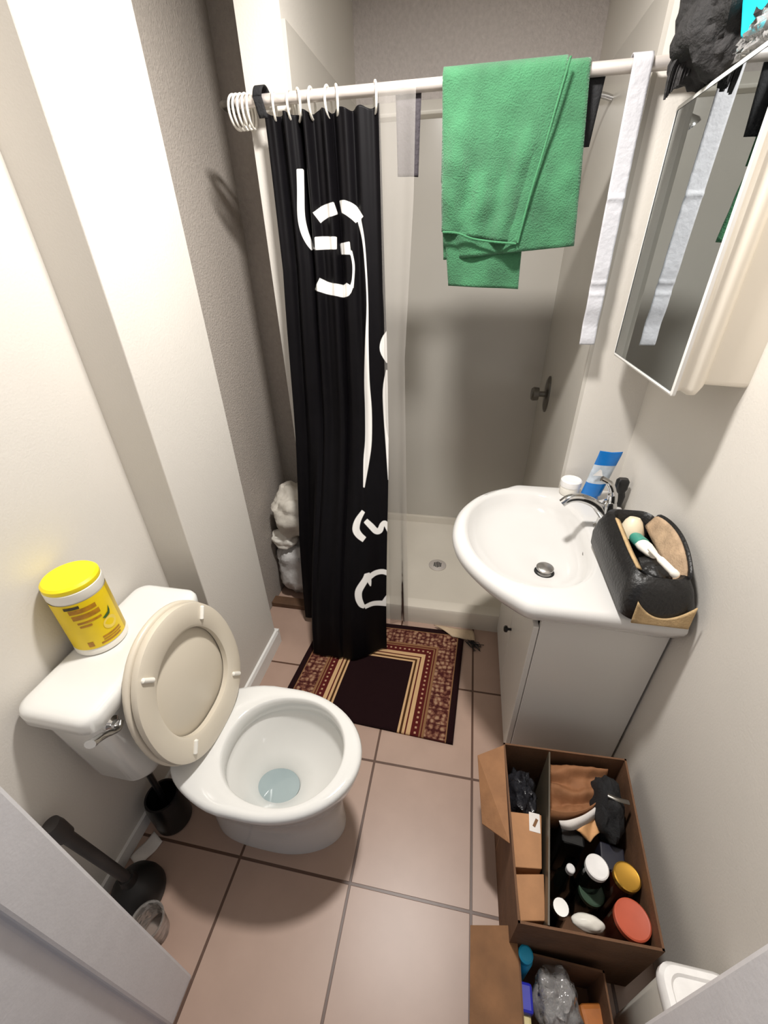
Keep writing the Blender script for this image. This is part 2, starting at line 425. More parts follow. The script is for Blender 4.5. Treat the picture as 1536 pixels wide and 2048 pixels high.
for poly in ([(-1.02, YD1), (DXL, YD1), (DXL, YD0), (DXL-RB, YD0), (DXL-RB, YH), (-1.02, YH)], [(0.7, YD1), (0.7, YH), (DXR+RB, YH), (DXR+RB, YD0), (DXR, YD0), (DXR, YD1)]):
    fw.loft([[Vector((x, y, z)) for x, y in reversed(poly)] for z in (0, ZC)])
fw.box((DXL, YD0, 2.06), (DXR, YD1, ZC)).box((DXL-RB, YH, 2.08), (DXR+RB, YD0, ZC))
struct('wall_front', fw, JAMB, bevel=0.006, smooth=False)
# baseboard round the pillar
bb = MB()
prof = [(0, 0), (0.014, 0), (0.014, 0.07), (0.008, 0.085), (0, 0.088)]
path = [(XCH, YC0, 0), (XCH, YC1, 0)]
rings = []
for (x, y) in ((XCH, YC0), (XCH, YC1)):
    rings.append([Vector((x+a, y, z)) for a, z in prof])
bb.loft(rings)
bb.box((XL, YC1, 0), (XCH+0.014, YC1+0.014, 0.085))
struct('baseboard_pillar', bb, TRIM, smooth=False)
struct('trim_nook_strip', MB().box((XL, 1.475, 0), (-0.664, 1.53, 0.028)), WOODSTRIP, smooth=False, bevel=0.002)
struct('baseboard_left', MB().box((XL, YD1, 0), (XL+0.01, YC0, 0.05)), TRIM, smooth=False)

# ------------------------------------------------------------------ shower stall
st = empty('shower_stall', (-0.08, 1.95, 0))
tag(st, 'pale acrylic shower stall with a low pan behind the black curtain', 'shower')
pan = MB()
x0, x1, y0, y1 = SXL, SXR, 1.49, YB
def pr(i, z, fi=0.0): return rrect(x0+i, x1-i, y0+i+fi, y1-i, 0.012+i*0.5, z)
pan.loft([pr(0, 0), pr(0, 0.088), pr(0.006, 0.1), pr(0.02, 0.104), rrect(x0+0.04, x1-0.04, y0+0.066, y1-0.03, 0.03, 0.1), rrect(x0+0.05, x1-0.05, y0+0.085, y1-0.04, 0.04, 0.062), rrect(x0+0.06, x1-0.06, y0+0.1, y1-0.05, 0.04, 0.056), rrect(-0.09, -0.05, 1.88, 1.92, 0.015, 0.052)])
obj('pan', pan, PANM, st, angle=30)
obj('back_panel', MB().box((SXL, YB-0.006, 0.1), (SXR, YB+0.012, 2.12)), SURR, st, smooth=False)
obj('side_panel', MB().box((SXL-0.012, YJ, 0.1), (SXL, YB, 2.12)), SURR, st, smooth=False)
obj('side_panel', MB().box((SXR, YJ, 0.1), (SXR+0.012, YB, 2.12)), SURR, st, smooth=False)
obj('top_ledge', MB().loft([[Vector((x, YB-0.004, 2.07)), Vector((x, YB-0.04, 2.078)), Vector((x, YB-0.045, 2.088)), Vector((x, YB+0.012, 2.135)), Vector((x, YB+0.012, 2.07))] for x in (SXL, SXR)]), WHITEP, st, bevel=0.003, smooth=False)  # coloured whiter than the panels, painting in light caught on its slope
dr = MB().lathe([(0.05, 0), (0.05, 0.003), (0.045, 0.005), (0.0, 0.005)], (-0.075, 1.895, 0.054), n=28)
dro = obj('drain', dr, RODM, st)
slots = MB()
for i in range(-2, 3):
    h = 0.026*(1-abs(i)*0.16)
    slots.box((-0.075+i*0.009-0.003, 1.895-h, 0.0585), (-0.075+i*0.009+0.003, 1.895+h, 0.0598))
obj('drain_slots', slots, BLACKP, dro, smooth=False)

vy, vz = 2.1, 1.0
sv = empty('shower_valve', (SXR, vy, vz)); tag(sv, 'chrome shower valve on an oval plate, right shower wall', 'valve')
esc = MB()
rings = []
for k, (s_, dx) in enumerate(((1, 0), (1, -0.006), (0.85, -0.012), (0.3, -0.014))):
    rings.append([Vector((SXR+dx, vy+0.05*s_*cos(2*pi*j/32), vz+0.085*s_*sin(2*pi*j/32))) for j in range(32)])
obj('plate', esc.loft(rings), DULL, sv)
obj('knob', MB().lathe([(0.013, 0), (0.013, 0.03), (0.03, 0.034), (0.032, 0.058), (0.026, 0.066), (0, 0.066)], (SXR-0.01, vy, vz), (-1, 0, 0)), DULL, sv)
sh = empty('shower_sprayer', (SXR, 1.95, 2.0)); tag(sh, 'chrome shower head on a bent arm, high on the right shower wall', 'shower head')
obj('arm', MB().tube(smooth_path([(SXR, 1.95, 2.0), (SXR-0.05, 1.95, 2.01), (SXR-0.09, 1.95, 1.98), (SXR-0.11, 1.95, 1.95)], 6), 0.009), CHROME, sh)
obj('head', MB().lathe([(0.012, 0), (0.016, 0.02), (0.032, 0.045), (0.032, 0.056), (0, 0.058)], (SXR-0.105, 1.95, 1.957), (-0.6, 0, -0.8)), CHROME, sh)

# ------------------------------------------------------------------ rod, rings, curtain, liner, cloths
YR, ZR, RR = 1.5, 1.958, 0.0135
rod = empty('curtain_rod', (-0.1, YR, ZR)); tag(rod, 'silver shower curtain rod across the shower opening', 'curtain rod')
obj('outer_tube', MB().tube([(-0.70, YR, ZR), (0.585, YR, ZR)], RR, 20), RODM, rod)
obj('end_bracket', MB().tube(smooth_path([(-0.69, YR, ZR), (-0.735, YR, ZR), (-0.748, YR+0.012, ZR), (-0.75, YR+0.05, ZR), (-0.74, YR+0.066, ZR), (-0.684, YR+0.066, ZR)], 5), 0.0085, 12), DULL, rod)
obj('end_cap', MB().lathe([(0.022, 0), (0.022, 0.012), (0.016, 0.018)], (XR, YR, ZR), (-1, 0, 0)), WHITEP, rod)
obj('end_flange', MB().lathe([(0.018, 0), (0.018, 0.004), (0.0, 0.005)], (-0.684, YR+0.066, ZR), (-1, 0, 0)), DULL, rod)

def ring_at(px, yaw, label, group, lean=0.0, R=0.033):
    x = at(px, 185, 1, YR)[0]
    ax = Vector((cos(yaw), sin(yaw), lean)).normalized()
    mb = MB().torus((x, YR, ZR+RR+0.003-R*cos(lean)), ax, R, 0.0034)
    return tag(obj('curtain_ring', mb, WHITEP), label, 'curtain ring', group)
ring_specs = [(546, 0.25, 'leftmost white ring holding up the black curtain'), (578, 0.1, 'second white ring from the left on the black curtain'), (594, 0.5, 'third white ring from the left, turned beside its neighbour'), (622, 0.05, 'fourth white ring from the left on the black curtain'), (655, 0.02, 'fifth white ring from the left on the black curtain'), (672, 0.35, 'sixth white ring, twisted beside its left neighbour'), (750, 0.3, 'white ring standing alone at the right end of the black curtain')]
for px, yw, lb in ring_specs:
    ring_at(px, yw, lb, 'rings holding the black curtain')
for i, px in enumerate((467, 474, 482, 490, 498)):
    ring_at(px, 0.06*(i-2), 'spare white ring bunched with others at the left end of the rod', 'spare rings bunched at the rod end', R=0.037)

# black curtain ---------------------------------------------------------------
def lerp_tab(tab, x):
    for (a, va), (b, vb) in zip(tab, tab[1:]):
        if x <= b:
            t = (x-a)/(b-a); t = max(0, t); return va+(vb-va)*t
    return tab[-1][1]
LEFT = [(0.0, -0.612), (0.2, -0.61), (0.5, -0.645), (0.75, -0.68), (1.0, -0.70)]
RIGHT = [(0.0, -0.284), (0.3, -0.272), (0.7, -0.268), (1.0, -0.262)]
def curtain_pt(u, t):
    z = 1.928-t*(1.928-0.022)
    xl, xr = lerp_tab(LEFT, t), lerp_tab(RIGHT, t)
    x = xl+(xr-xl)*u
    k = sstep(0.42, 1.0, t)
    front = 0.07+0.2*sstep(0.16, 0.26, u)-0.09*sstep(0.62, 1.0, u)**1.5
    y = YR-0.012-k*front-0.02*sstep(0, .3, t)
    amp = 0.0125*(1-0.8*t)
    fold = sin(u*pi*2*6.2+0.8*sin(3*t))*amp + 0.5*amp*sin(u*pi*2*11+2+t*2)*(1-t)
    env = 1.0-0.65*sstep(0.66, 0.85, u)
    y -= fold*env
    y += 0.02*exp(-((u-0.3)/0.02)**2)*(1-t)+0.02*exp(-((u-0.565)/0.012)**2)*(1-0.7*t)
    # scalloped top between rings
    if t < 0.03: z -= 0.008*(1-t/0.03)*(0.5-0.5*cos(u*2*pi*6))
    z += 0.05*(1-sstep(0.17, 0.24, u))*sstep(0.9, 1.0, t)*0.3
    return Vector((x, y, z))
cm = MB().grid(curtain_pt, 220, 420)
cur = obj('shower_curtain', cm, CURT, angle=180)
tag(cur, 'black shower curtain with a white line drawing, hanging bunched to the left', 'shower curtain')
STROKES = [  # centre line in photo pixels, half width
    ([(600, 338), (601, 380), (602, 430), (608, 462), (618, 485), (626, 499)], [7, 7, 7.5, 7.5, 6, 4]),
    ([(633, 436), (650, 424), (671, 416)], [13, 13, 13]),
    ([(682, 414), (690, 414), (706, 424), (719, 440)], [13, 13, 13, 10]),
    ([(719, 440), (727, 480), (732, 540), (735, 610), (734, 680), (734, 760), (737, 820), (737, 880), (733, 920), (728, 975)], [4, 2, 1.5, 1.5, 3, 5, 6.5, 6.5, 6, 1.5]),
    ([(630, 487), (650, 486), (673, 486)], [13, 13, 12.5]),
    ([(681, 498), (701, 496)], [11, 13]),
    ([(702, 502), (707, 530), (706, 560), (703, 575)], [2, 2, 2, 4]),
    ([(634, 568), (655, 576), (675, 580), (690, 582), (700, 570)], [13, 12, 12, 12, 7]),
    ([(778, 660), (770, 680), (768, 700), (776, 725)], [3, 7, 8, 3]),
    ([(775, 740), (771, 780), (772, 830), (775, 880), (779, 960)], [3, 5, 4.5, 4, 3]),
    ([(727, 1022), (716, 1040), (712, 1058), (718, 1070), (729, 1079)], [4, 6, 7, 7, 6]),
    ([(731, 1041), (742, 1052), (752, 1062), (760, 1060), (764, 1050), (770, 1046), (776, 1055), (780, 1064)], [5, 6, 6, 6, 5, 5, 5, 5]),
    ([(733, 1148), (730, 1160), (718, 1180), (717, 1195), (722, 1208), (729, 1214)], [4, 6, 7, 7, 6, 3]),
    ([(734, 1146), (738, 1160), (741, 1172)], [5, 4.5, 1]),
    ([(738, 1155), (750, 1146), (766, 1143), (782, 1149)], [5, 5, 5, 5]),
    ([(729, 1214), (745, 1207), (762, 1206), (780, 1208)], [4, 4.5, 5, 5]),
    ([(766, 1206), (774, 1194), (782, 1186)], [4, 3.5, 3]),
]
def dense(st):
    P = smooth_path([(x, y, w*10) for (x, y), w in zip(*st)], 4)
    return [(p.x, p.y) for p in P], [max(0.5, p.z/10) for p in P]
STROKES = [dense(st) for st in STROKES]
def ink_at(p):
    px, py = proj(p); best = 60.0
    for pts, ws in STROKES:
        if not (min(q[0] for q in pts)-40 < px < max(q[0] for q in pts)+40 and min(q[1] for q in pts)-40 < py < max(q[1] for q in pts)+40): continue
        ds, near = 60.0, 0
        for k_, (a, b, wa, wb) in enumerate(zip(pts, pts[1:], ws, ws[1:])):
            dx, dy = b[0]-a[0], b[1]-a[1]; L = dx*dx+dy*dy
            t = max(0, min(1, ((px-a[0])*dx+(py-a[1])*dy)/L))
            d = sqrt((px-a[0]-t*dx)**2+(py-a[1]-t*dy)**2)-(wa+(wb-wa)*t)
            if d < ds: ds, near = d, k_
        for e, f, on in ((pts[0], pts[1], near < 3), (pts[-1], pts[-2], near > len(pts)-5)):   # square stroke ends
            if on:
                L = sqrt((f[0]-e[0])**2+(f[1]-e[1])**2)
                ds = max(ds, -((px-e[0])*(f[0]-e[0])+(py-e[1])*(f[1]-e[1]))/L)
        best = min(best, ds)
    return best
at_ = cur.data.attributes.new('ink', 'FLOAT', 'POINT')
at_.data.foreach_set('value', [ink_at(p) for p in cm.v])
k = cur.modifiers.new('solid', 'SOLIDIFY'); k.thickness = 0.0012
loop = MB()
loop.grid(lambda u, t: Vector((-0.64+0.026*u+0.012*t, YR-(RR+0.007)*cos(pi*t), ZR+0.004+(RR+0.012)*sin(pi*t))), 4, 16)
loop.grid(lambda u, t: Vector((-0.64+0.026*u+0.0*t+0.012*t, YR-(RR+0.007), ZR+0.004-0.045*t)), 4, 4)
obj('edge_loop', loop, BLACKC, cur, solid=0.003)

# clear liner -----------------------------------------------------------------
def liner_pt(u, t):
    z = 1.95-t*(1.95-0.03)
    p0, p1 = 768, lerp_tab([(0, 838), (0.12, 836), (0.3, 824), (1.0, 822)], t)
    yb = YR-0.03-0.0*t
    py = 185+t*(1240-185)
    xl = lerp_tab([(0, -0.285), (1, -0.275)], t); xr = lerp_tab([(0, -0.185), (0.12, -0.187), (0.35, -0.21), (1, -0.185)], t)
    x = xl+(xr-xl)*u
    y = yb-0.008*sin(u*pi*2.4+t*1.1)-0.01*t
    return Vector((x, y, z))
ln = obj('shower_liner', MB().grid(liner_pt, 48, 120), CLEARF, angle=180)
tag(ln, 'clear plastic liner hanging just right of the black curtain', 'shower liner')

# cloths over the rod ---------------------------------------------------------
def over_rod(corners_front, back_len, th, yoff, wob=0.006, seed=0, nu=24, nv=30, r=None):
    """cloth sheet over the rod; corners_front = TL, TR, BR, BL on the front (x, z); hangs behind too"""
    (tlx, tlz), (trx, trz), (brx, brz), (blx, blz) = corners_front
    r = r or RR+yoff
    def fn(u, v):
        xt = tlx+(trx-tlx)*u
        if v < 0.62:                       # front fall, from the bottom up to the rod
            t = 1-v/0.62
            xb = blx+(brx-blx)*u; zb = blz+(brz-blz)*u
            x = xt+(xb-xt)*t; z = ZR+(zb-ZR)*t
            y = YR-r
            n_ = noise.noise(Vector((x*9+seed, z*6, seed)))+0.45*noise.noise(Vector((x*26+seed*3, z*19, seed)))*min(1, 1.6*t)
            y -= wob*(n_+0.6)*min(1, t*2)*1.2+wob*0.5*sin(u*19+seed+t*2)*min(1, 2*t)
            return Vector((x, y, z))
        if v < 0.8:
            a = pi*(v-0.62)/0.18
            return Vector((xt, YR-r*cos(a), ZR+r*sin(a)))
        t = (v-0.8)/0.2
        return Vector((xt+0.004*t, YR+r+0.004*t, ZR-back_len*t))
    return fn

gt = MB()
def xz(px, py, y=1.47):
    p = at(px, py, 1, y); return (p.x, p.z)
TLp, TRp = xz(885, 140), xz(1188, 100)
gt.grid(over_rod([TLp, TRp, xz(1148, 492), xz(886, 520)], 0.2, 0, 0.006, seed=1.3, wob=0.012), 40, 60)
gt.grid(over_rod([xz(886, 140), xz(1140, 100), xz(1032, 488), xz(884, 464)], 0.05, 0, 0.014, seed=4.1, wob=0.013), 40, 60)
def low(u, v):
    a = Vector(xz(888, 440)); b = Vector(xz(1050, 440)); c = Vector(xz(1037, 579)); d = Vector(xz(896, 572))
    p = (a+(b-a)*u)*(1-v)+(d+(c-d)*u)*v
    return Vector((p.x, 1.481-0.004*sin(u*9+v*4)-0.008*v*sin(u*5), p.y))
gt.grid(low, 20, 20)
gtow = obj('green_towel', gt, GREEN, loc=(0.08, YR, ZR), angle=180, solid=0.0045)
tag(gtow, 'green bath towel folded over the shower rod', 'towel')
hem = MB()
def hem_line(pts, y0):
    P = [Vector((xz(*p)[0], y0, xz(*p)[1])) for p in pts]
    return P
hem.tube(smooth_path(hem_line([(1139, 118), (1112, 210), (1085, 305), (1058, 395), (1034, 486)], 1.452), 6), 0.003, 8)
hem.tube(smooth_path(hem_line([(886, 465), (915, 467), (945, 478), (985, 484), (1031, 488)], 1.452), 6), 0.003, 8)
obj('hem', hem, GREEND, gtow)

def hung(x0_, x1_, xb0, xb1, zb0, zb1, y0_):
    def fn(u, v):
        t = v; zt = ZR-RR+0.002
        return Vector((x0_+(x1_-x0_)*u+((xb0-x0_)*(1-u)+(xb1-x1_)*u)*t, y0_+0.004*sin(u*7)*t, zt+(zb0+(zb1-zb0)*u-zt)*t))
    return fn
bcl = obj('black_washcloth', MB().grid(hung(0.20, 0.279, 0.20, 0.27, 1.81, 1.815, YR+0.012), 10, 20), BLACKC, loc=(0.25, YR, ZR), solid=0.003, angle=180)
tag(bcl, 'black cloth under the rod showing past the right edge of the green towel', 'cloth')
mcl = obj('grey_sheet', MB().grid(hung(-0.245, -0.176, -0.24, -0.181, 1.775, 1.772, YR+0.008), 10, 20), MAUVE, loc=(-0.21, YR, ZR), solid=0.003, angle=180)  # small dark grey sheet hung below the rod, behind the liner
tag(mcl, 'small dark grey sheet under the rod seen through the clear liner', 'cloth')

# white strap -----------------------------------------------------------------
def strap_pt(u, v):
    x0s = 0.351; w = 0.044
    if v < 0.9:
        t = 1-v/0.9
        z = ZR-(ZR-1.331)*t
        x = x0s-w/2+w*u+0.013*t
        y = YR-RR-0.007-0.003*sin(t*40)*sstep(0.5, 0.9, t)-0.004*exp(-((z-1.70)/0.006)**2)-0.003*exp(-((z-1.50)/0.005)**2)-0.003*exp(-((z-1.47)/0.005)**2)
        return Vector((x, y, z))
    a = pi*(v-0.9)/0.1
    return Vector((x0s-w/2+w*u, YR-(RR+0.007)*cos(a), ZR+(RR+0.007)*sin(a)))
stp = obj('white_strap', MB().grid(strap_pt, 8, 160), STRAPM, loc=(0.355, YR, ZR), solid=0.003, angle=180)
tag(stp, 'long white fabric strap hanging from the rod beside the mirror cabinet', 'strap')

# ------------------------------------------------------------------ toilet
TY = 0.572
toi = empty('toilet', (-0.48, TY, 0)); tag(toi, 'white toilet with its beige seat and lid raised', 'toilet')
NT = 72
def egg(xf, xb, b, z, nf=2.0, nb=2.8, xc=None, rear=None):
    xc = xc if xc is not None else (xf*0.52+xb*0.48)
    out = []
    for j in range(NT):
        a = 2*pi*j/NT; c, s_ = cos(a), sin(a)
        n_ = nf if c >= 0 else nb
        ax = (xf-xc) if c >= 0 else (xc-xb)
        x = xc+ax*math.copysign(abs(c)**(2/n_), c); y = b*math.copysign(abs(s_)**(2/n_), s_)
        if c < 0 and rear: y *= 1-(1-rear)*sstep(0.25, 1.0, (xc-x)/(xc-xb))
        out.append(Vector((x, TY+y, z)))
    return out
bowl = MB()
bowl.loft([egg(-0.27, -0.70, 0.108, 0, nb=3.2), egg(-0.268, -0.70, 0.108, 0.03, nb=3.2), egg(-0.272, -0.70, 0.104, 0.12, nb=3.2), egg(-0.262, -0.70, 0.112, 0.2, nb=3.2),
           egg(-0.238, -0.71, 0.14, 0.28, nb=3.8, rear=.84), egg(-0.212, -0.715, 0.167, 0.345, nb=3.8, rear=.84), egg(-0.2, -0.72, 0.18, 0.39, nb=3.8, rear=.84), egg(-0.197, -0.722, 0.183, 0.408, nb=3.8, rear=.84),
           egg(-0.201, -0.718, 0.179, 0.418, nb=3.8, rear=.84), egg(-0.21, -0.71, 0.17, 0.421, nb=3.8, rear=.84),
           egg(-0.243, -0.594, 0.152, 0.421, nb=2.2), egg(-0.247, -0.59, 0.149, 0.4185, nb=2.2), egg(-0.25, -0.586, 0.146, 0.41, nb=2.2), egg(-0.252, -0.583, 0.144, 0.37, nb=2.2), egg(-0.238, -0.59, 0.152, 0.36, nb=2.2),
           egg(-0.245, -0.58, 0.148, 0.345, nb=2.2), egg(-0.28, -0.568, 0.122, 0.29, nb=2.1), egg(-0.345, -0.553, 0.082, 0.235, nb=2), egg(-0.395, -0.54, 0.055, 0.205, nb=2),
           egg(-0.41, -0.53, 0.045, 0.17, nb=2), egg(-0.43, -0.52, 0.03, 0.13, nb=2)])
bowl.v = [p for p in bowl.v]
obj('bowl', bowl, PORC, toi, angle=75)
obj('bowl_water', MB().loft([egg(-0.404, -0.536, 0.05, 0.186), egg(-0.404, -0.536, 0.05, 0.188)]), WATER, toi)
tank = MB().loft([rrect(-0.885, -0.745, 0.43, 0.72, 0.04, 0.405), rrect(-0.892, -0.732, 0.41, 0.74, 0.04, 0.44), rrect(-0.9, -0.724, 0.386, 0.766, 0.035, 0.727)])
obj('tank', tank, PORC, toi, angle=50)
def lidring(i, z):
    return rrect(-0.906+i, -0.706-i, 0.366+i, 0.786-i, 0.038-i*0.5, z, 8)
obj('tank_lid', MB().loft([lidring(0.008, 0.722), lidring(0.0, 0.73), lidring(0.0, 0.758), lidring(0.004, 0.767), lidring(0.013, 0.772), lidring(0.03, 0.773)]), PORC, toi, angle=50)
lp, le = at(236, 1449, 0, -0.71), at(180, 1489, 0, -0.69)
lev = obj('flush_lever', MB().lathe([(0.018, 0), (0.018, 0.008), (0.010, 0.014), (0.010, 0.022)], (-0.733, lp.y, lp.z), (1, 0, 0)).tube(smooth_path([(-0.712, lp.y+0.008, lp.z), (-0.706, lp.y-0.01, lp.z-0.002), (lp.x+0.008, (lp.y+le.y)/2, (lp.z+le.z)/2-0.004), le], 5), [0.009]*8+[0.0105]*6+[0.012]*2, 12, flat=0.7), CHROME, toi)

# raised seat and lid
hx, hz = -0.627, 0.419
TS = TY+0.026
tilt = radians(9)
def seat_ring(hw, h0, h1, off, n=64):
    """outline in the raised plane; off = distance out along the plane's normal"""
    out = []
    hc = h0+(h1-h0)*0.47
    for j in range(n):
        a = 2*pi*j/n; c, s_ = cos(a), sin(a)
        hh = hc+((h1-hc) if s_ > 0 else (hc-h0))*math.copysign(abs(s_)**(2/2.15), s_)
        w = hw*math.copysign(abs(c)**(2/(2.1 if s_ > 0 else 2.5)), c)
        out.append(Vector((hx-hh*sin(tilt)+off*cos(tilt), TS+w, hz+hh*cos(tilt)+off*sin(tilt))))
    return out
SH = 0.425
lid = MB().loft([seat_ring(0.180, 0.0, SH, -0.022), seat_ring(0.186, -0.004, SH+0.005, -0.017), seat_ring(0.186, -0.004, SH+0.005, -0.008), seat_ring(0.181, 0, SH, -0.004)])
obj('lid', lid, SEATM, toi, angle=60)
sr = MB()
rr = [seat_ring(0.180, 0.002, SH-0.002, 0.0), seat_ring(0.183, 0, SH, 0.006), seat_ring(0.180, 0.003, SH-0.003, 0.017), seat_ring(0.172, 0.012, SH-0.012, 0.02),
      seat_ring(0.137, 0.064, SH-0.064, 0.02), seat_ring(0.129, 0.073, SH-0.073, 0.015), seat_ring(0.128, 0.074, SH-0.074, 0.0)]
sr.loft(rr+[rr[0]], False, False)
seat = obj('seat', sr, SEATM, toi, angle=45)
def bumper(h, w, dh, dw):
    mb = MB()
    c = Vector((hx-h*sin(tilt)+0.022*cos(tilt), TS+w, hz+h*cos(tilt)+0.022*sin(tilt)))
    d = Vector((-dh*sin(tilt), dw, dh*cos(tilt)))
    nrm = Vector((cos(tilt), 0, sin(tilt)))
    mb.tube([c-d, c-d*0.85, c+d*0.85, c+d], [0.002, 0.006, 0.006, 0.002], 10)
    obj('bumper', mb, WHITEP, seat)
HM = SH/2-0.005
bumper(HM+0.135, 0.112, 0.015, 0.012); bumper(HM-0.125, 0.118, -0.014, 0.012); bumper(HM-0.13, -0.105, -0.014, -0.012); bumper(HM+0.14, -0.108, 0.014, -0.012)
for s_ in (-1, 1):
    obj('hinge', MB().lathe([(0.017, 0), (0.017, 0.014), (0.012, 0.02)], (-0.672, TY+s_*0.075, 0.42)), SEATM, toi)

# wipes canister
cx, cyy, cz = -0.852, 0.578, 0.773
can = empty('wipes_canister', (cx, cyy, cz)); tag(can, 'yellow and white wipes canister with lemon label on the toilet tank', 'canister')
CR, CH = 0.058, 0.195
obj('body', MB().lathe([(CR-0.004, 0), (CR+0.001, 0.004), (CR+0.001, 0.016), (CR-0.001, 0.02), (CR-0.001, CH-0.03), (CR+0.001, CH-0.026), (CR+0.001, CH-0.006), (CR-0.004, CH-0.002), (0, CH-0.002)], (cx, cyy, cz), n=48), WHITEP, can)
obj('lid', MB().lathe([(CR-0.002, CH-0.007), (CR+0.0005, CH-0.003), (CR, CH+0.006), (CR-0.005, CH+0.011), (0.03, CH+0.012), (0, CH+0.012)], (cx, cyy, cz), n=48), YEL, can)
AV = atan2(-cyy, -cx)                       # label faces the doorway
def wrap(a0, a1, z0, z1, r, n=24):
    mb = MB(); mb.grid(lambda u, v: Vector((cx+r*cos(AV+a0+(a1-a0)*u), cyy+r*sin(AV+a0+(a1-a0)*u), cz+z0+(z1-z0)*v)), n, 4)
    return mb
lab = obj('label', wrap(-2.6, 1.02, 0.022, CH-0.032, CR+0.0004, 60), YLAB, can)
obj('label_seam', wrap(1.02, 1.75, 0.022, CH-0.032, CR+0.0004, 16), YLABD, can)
obj('dark_mark', wrap(-0.72, -0.2, CH-0.046, CH-0.038, CR+0.0012), INKD, lab)
for (a0, a1, z0, z1) in ((-0.62, 0.32, 0.135, 0.147), (-0.6, 0.36, 0.117, 0.130), (-0.52, 0.32, 0.103, 0.109), (-0.5, -0.08, 0.092, 0.098), (0.02, 0.78, 0.044, 0.049), (0.02, 0.8, 0.037, 0.041), (-0.1, 0.72, 0.029, 0.034), (-0.55, -0.35, 0.03, 0.045)):
    obj('print_line', wrap(a0, a1, z0, z1, CR+0.001, 14), INKB, lab)
def decal(fn_pts, r):
    mb = MB(); vs = [Vector((cx+r*cos(AV+a), cyy+r*sin(AV+a), cz+z)) for a, z in fn_pts]
    mb.add(vs, [tuple(range(len(vs)))]); return mb
obj('lemon_print', decal([(0.5+0.28*cos(t*pi/16), 0.075+0.017*sin(t*pi/16)) for t in range(32)], CR+0.0014), LEMON, lab)
lf = decal([(0.3, 0.097), (0.42, 0.1), (0.58, 0.104), (0.7, 0.118), (0.68, 0.104), (0.62, 0.096), (0.5, 0.094), (0.4, 0.092)], CR+0.0018)
obj('leaf_print', lf, LEAFG, lab)

# ------------------------------------------------------------------ left corner clutter
pl = empty('toilet_plunger', (-0.82, 0.3, 0)); tag(pl, 'black plunger leaning on the left wall by the door jamb', 'plunger')
obj('cup', MB().lathe([(0.066, 0), (0.07, 0.006), (0.068, 0.03), (0.06, 0.06), (0.04, 0.085), (0.022, 0.1), (0.018, 0.125), (0, 0.126)], (-0.818, 0.30, 0.0), n=36), BLACKR, pl)
obj('handle', MB().tube([(-0.818, 0.30, 0.12), (-0.875, 0.285, 0.45)], [0.013, 0.015], 14).lathe([(0.02, -0.04), (0.022, 0), (0.02, 0.02), (0, 0.022)], (-0.873, 0.285, 0.44), (-0.17, -0.04, 1)), BRUSHG, pl)
cup = obj('clear_cup', MB().lathe([(0.032, 0), (0.034, 0.004), (0.042, 0.09), (0.044, 0.092), (0.042, 0.094), (0.038, 0.09), (0.031, 0.006), (0, 0.006)], (-0.718, 0.235, 0.0), n=32), CLEARG)
tag(cup, 'clear plastic cup on the floor beside the plunger', 'cup')
th = empty('toilet_brush_holder', (-0.838, 0.50, 0)); tag(th, 'black brush holder standing under the toilet tank', 'brush holder')
obj('holder', MB().lathe([(0.05, 0), (0.055, 0.005), (0.055, 0.12), (0.05, 0.15), (0.044, 0.15), (0.044, 0.02), (0, 0.02)], (-0.838, 0.495, 0), n=32), BLACKP, th)
obj('handle', MB().tube([(-0.838, 0.495, 0.02), (-0.84, 0.498, 0.33)], 0.009, 12).lathe([(0.013, 0), (0.014, 0.05), (0.009, 0.056)], (-0.84, 0.498, 0.29)), BLACKP, th)
sc = MB().grid(lambda u, v: Vector((-0.908+0.045*u+0.03*v, 0.37+0.075*v-0.02*u, 0.004+0.012*sin(3*u)*(1-v)+0.004*sin(7*v))), 8, 8)
tag(obj('paper_scrap', sc, WPAPER, solid=0.001), 'torn white paper scrap on the floor along the left wall', 'paper')

# ------------------------------------------------------------------ rug
rq = [Vector((-0.655, 0.93, 0)), Vector((0.062, 0.897, 0)), Vector((0.092, 1.452, 0)), Vector((-0.612, 1.445, 0))]
NU, NV = 60, 44
rg = MB()
def rug_pt(u, v):
    p = (rq[0]*(1-u)+rq[1]*u)*(1-v)+(rq[3]*(1-u)+rq[2]*u)*v
    z = 0.006+0.0015*noise.noise(Vector((u*5, v*5, 1)))
    return Vector((p.x, p.y, z))
rg.grid(rug_pt, NU, NV)
rug = obj('prayer_rug', rg, RUG, loc=(-0.28, 1.18, 0), solid=0.009)
tag(rug, 'dark red patterned rug with striped border before the shower', 'rug')
uvl = rug.data.uv_layers.new(name='UVMap')
for p in rug.data.polygons:
    for li in p.loop_indices:
        vi = rug.data.loops[li].vertex_index
        uvl.data[li].uv = ((vi % (NU+1))/NU*RUG_W, (vi//(NU+1))/NV*RUG_L)
fl = MB()
fa, fb_, fc, fd_ = at(868, 1250, 2, 0.02), at(946, 1262, 2, 0.02), at(950, 1282, 2, 0.012), at(905, 1274, 2, 0.014)
fl.grid(lambda u, v: (fa*(1-u)+fb_*u)*(1-v)+(fd_*(1-u)+fc*u)*v+Vector((0, 0, 0.007*sin(pi*v)+0.002*sin(8*u))), 14, 8)
obj('folded_corner', fl, BEIGE, rug, solid=0.003)
fr = MB()
for i in range(16):
    x = 0.096+0.004*i*0.7; y = 1.40-0.0*i
    fr.tube([(x, 1.40+random.uniform(-.012, .012), 0.013), (x+0.02+random.uniform(-.01, .01), 1.385+random.uniform(-.02, .02), 0.01), (x+0.035+random.uniform(-.01, .015), 1.375+random.uniform(-.03, .03), 0.006)], 0.0016, 5)
obj('fringe', fr, BLACKC, rug)

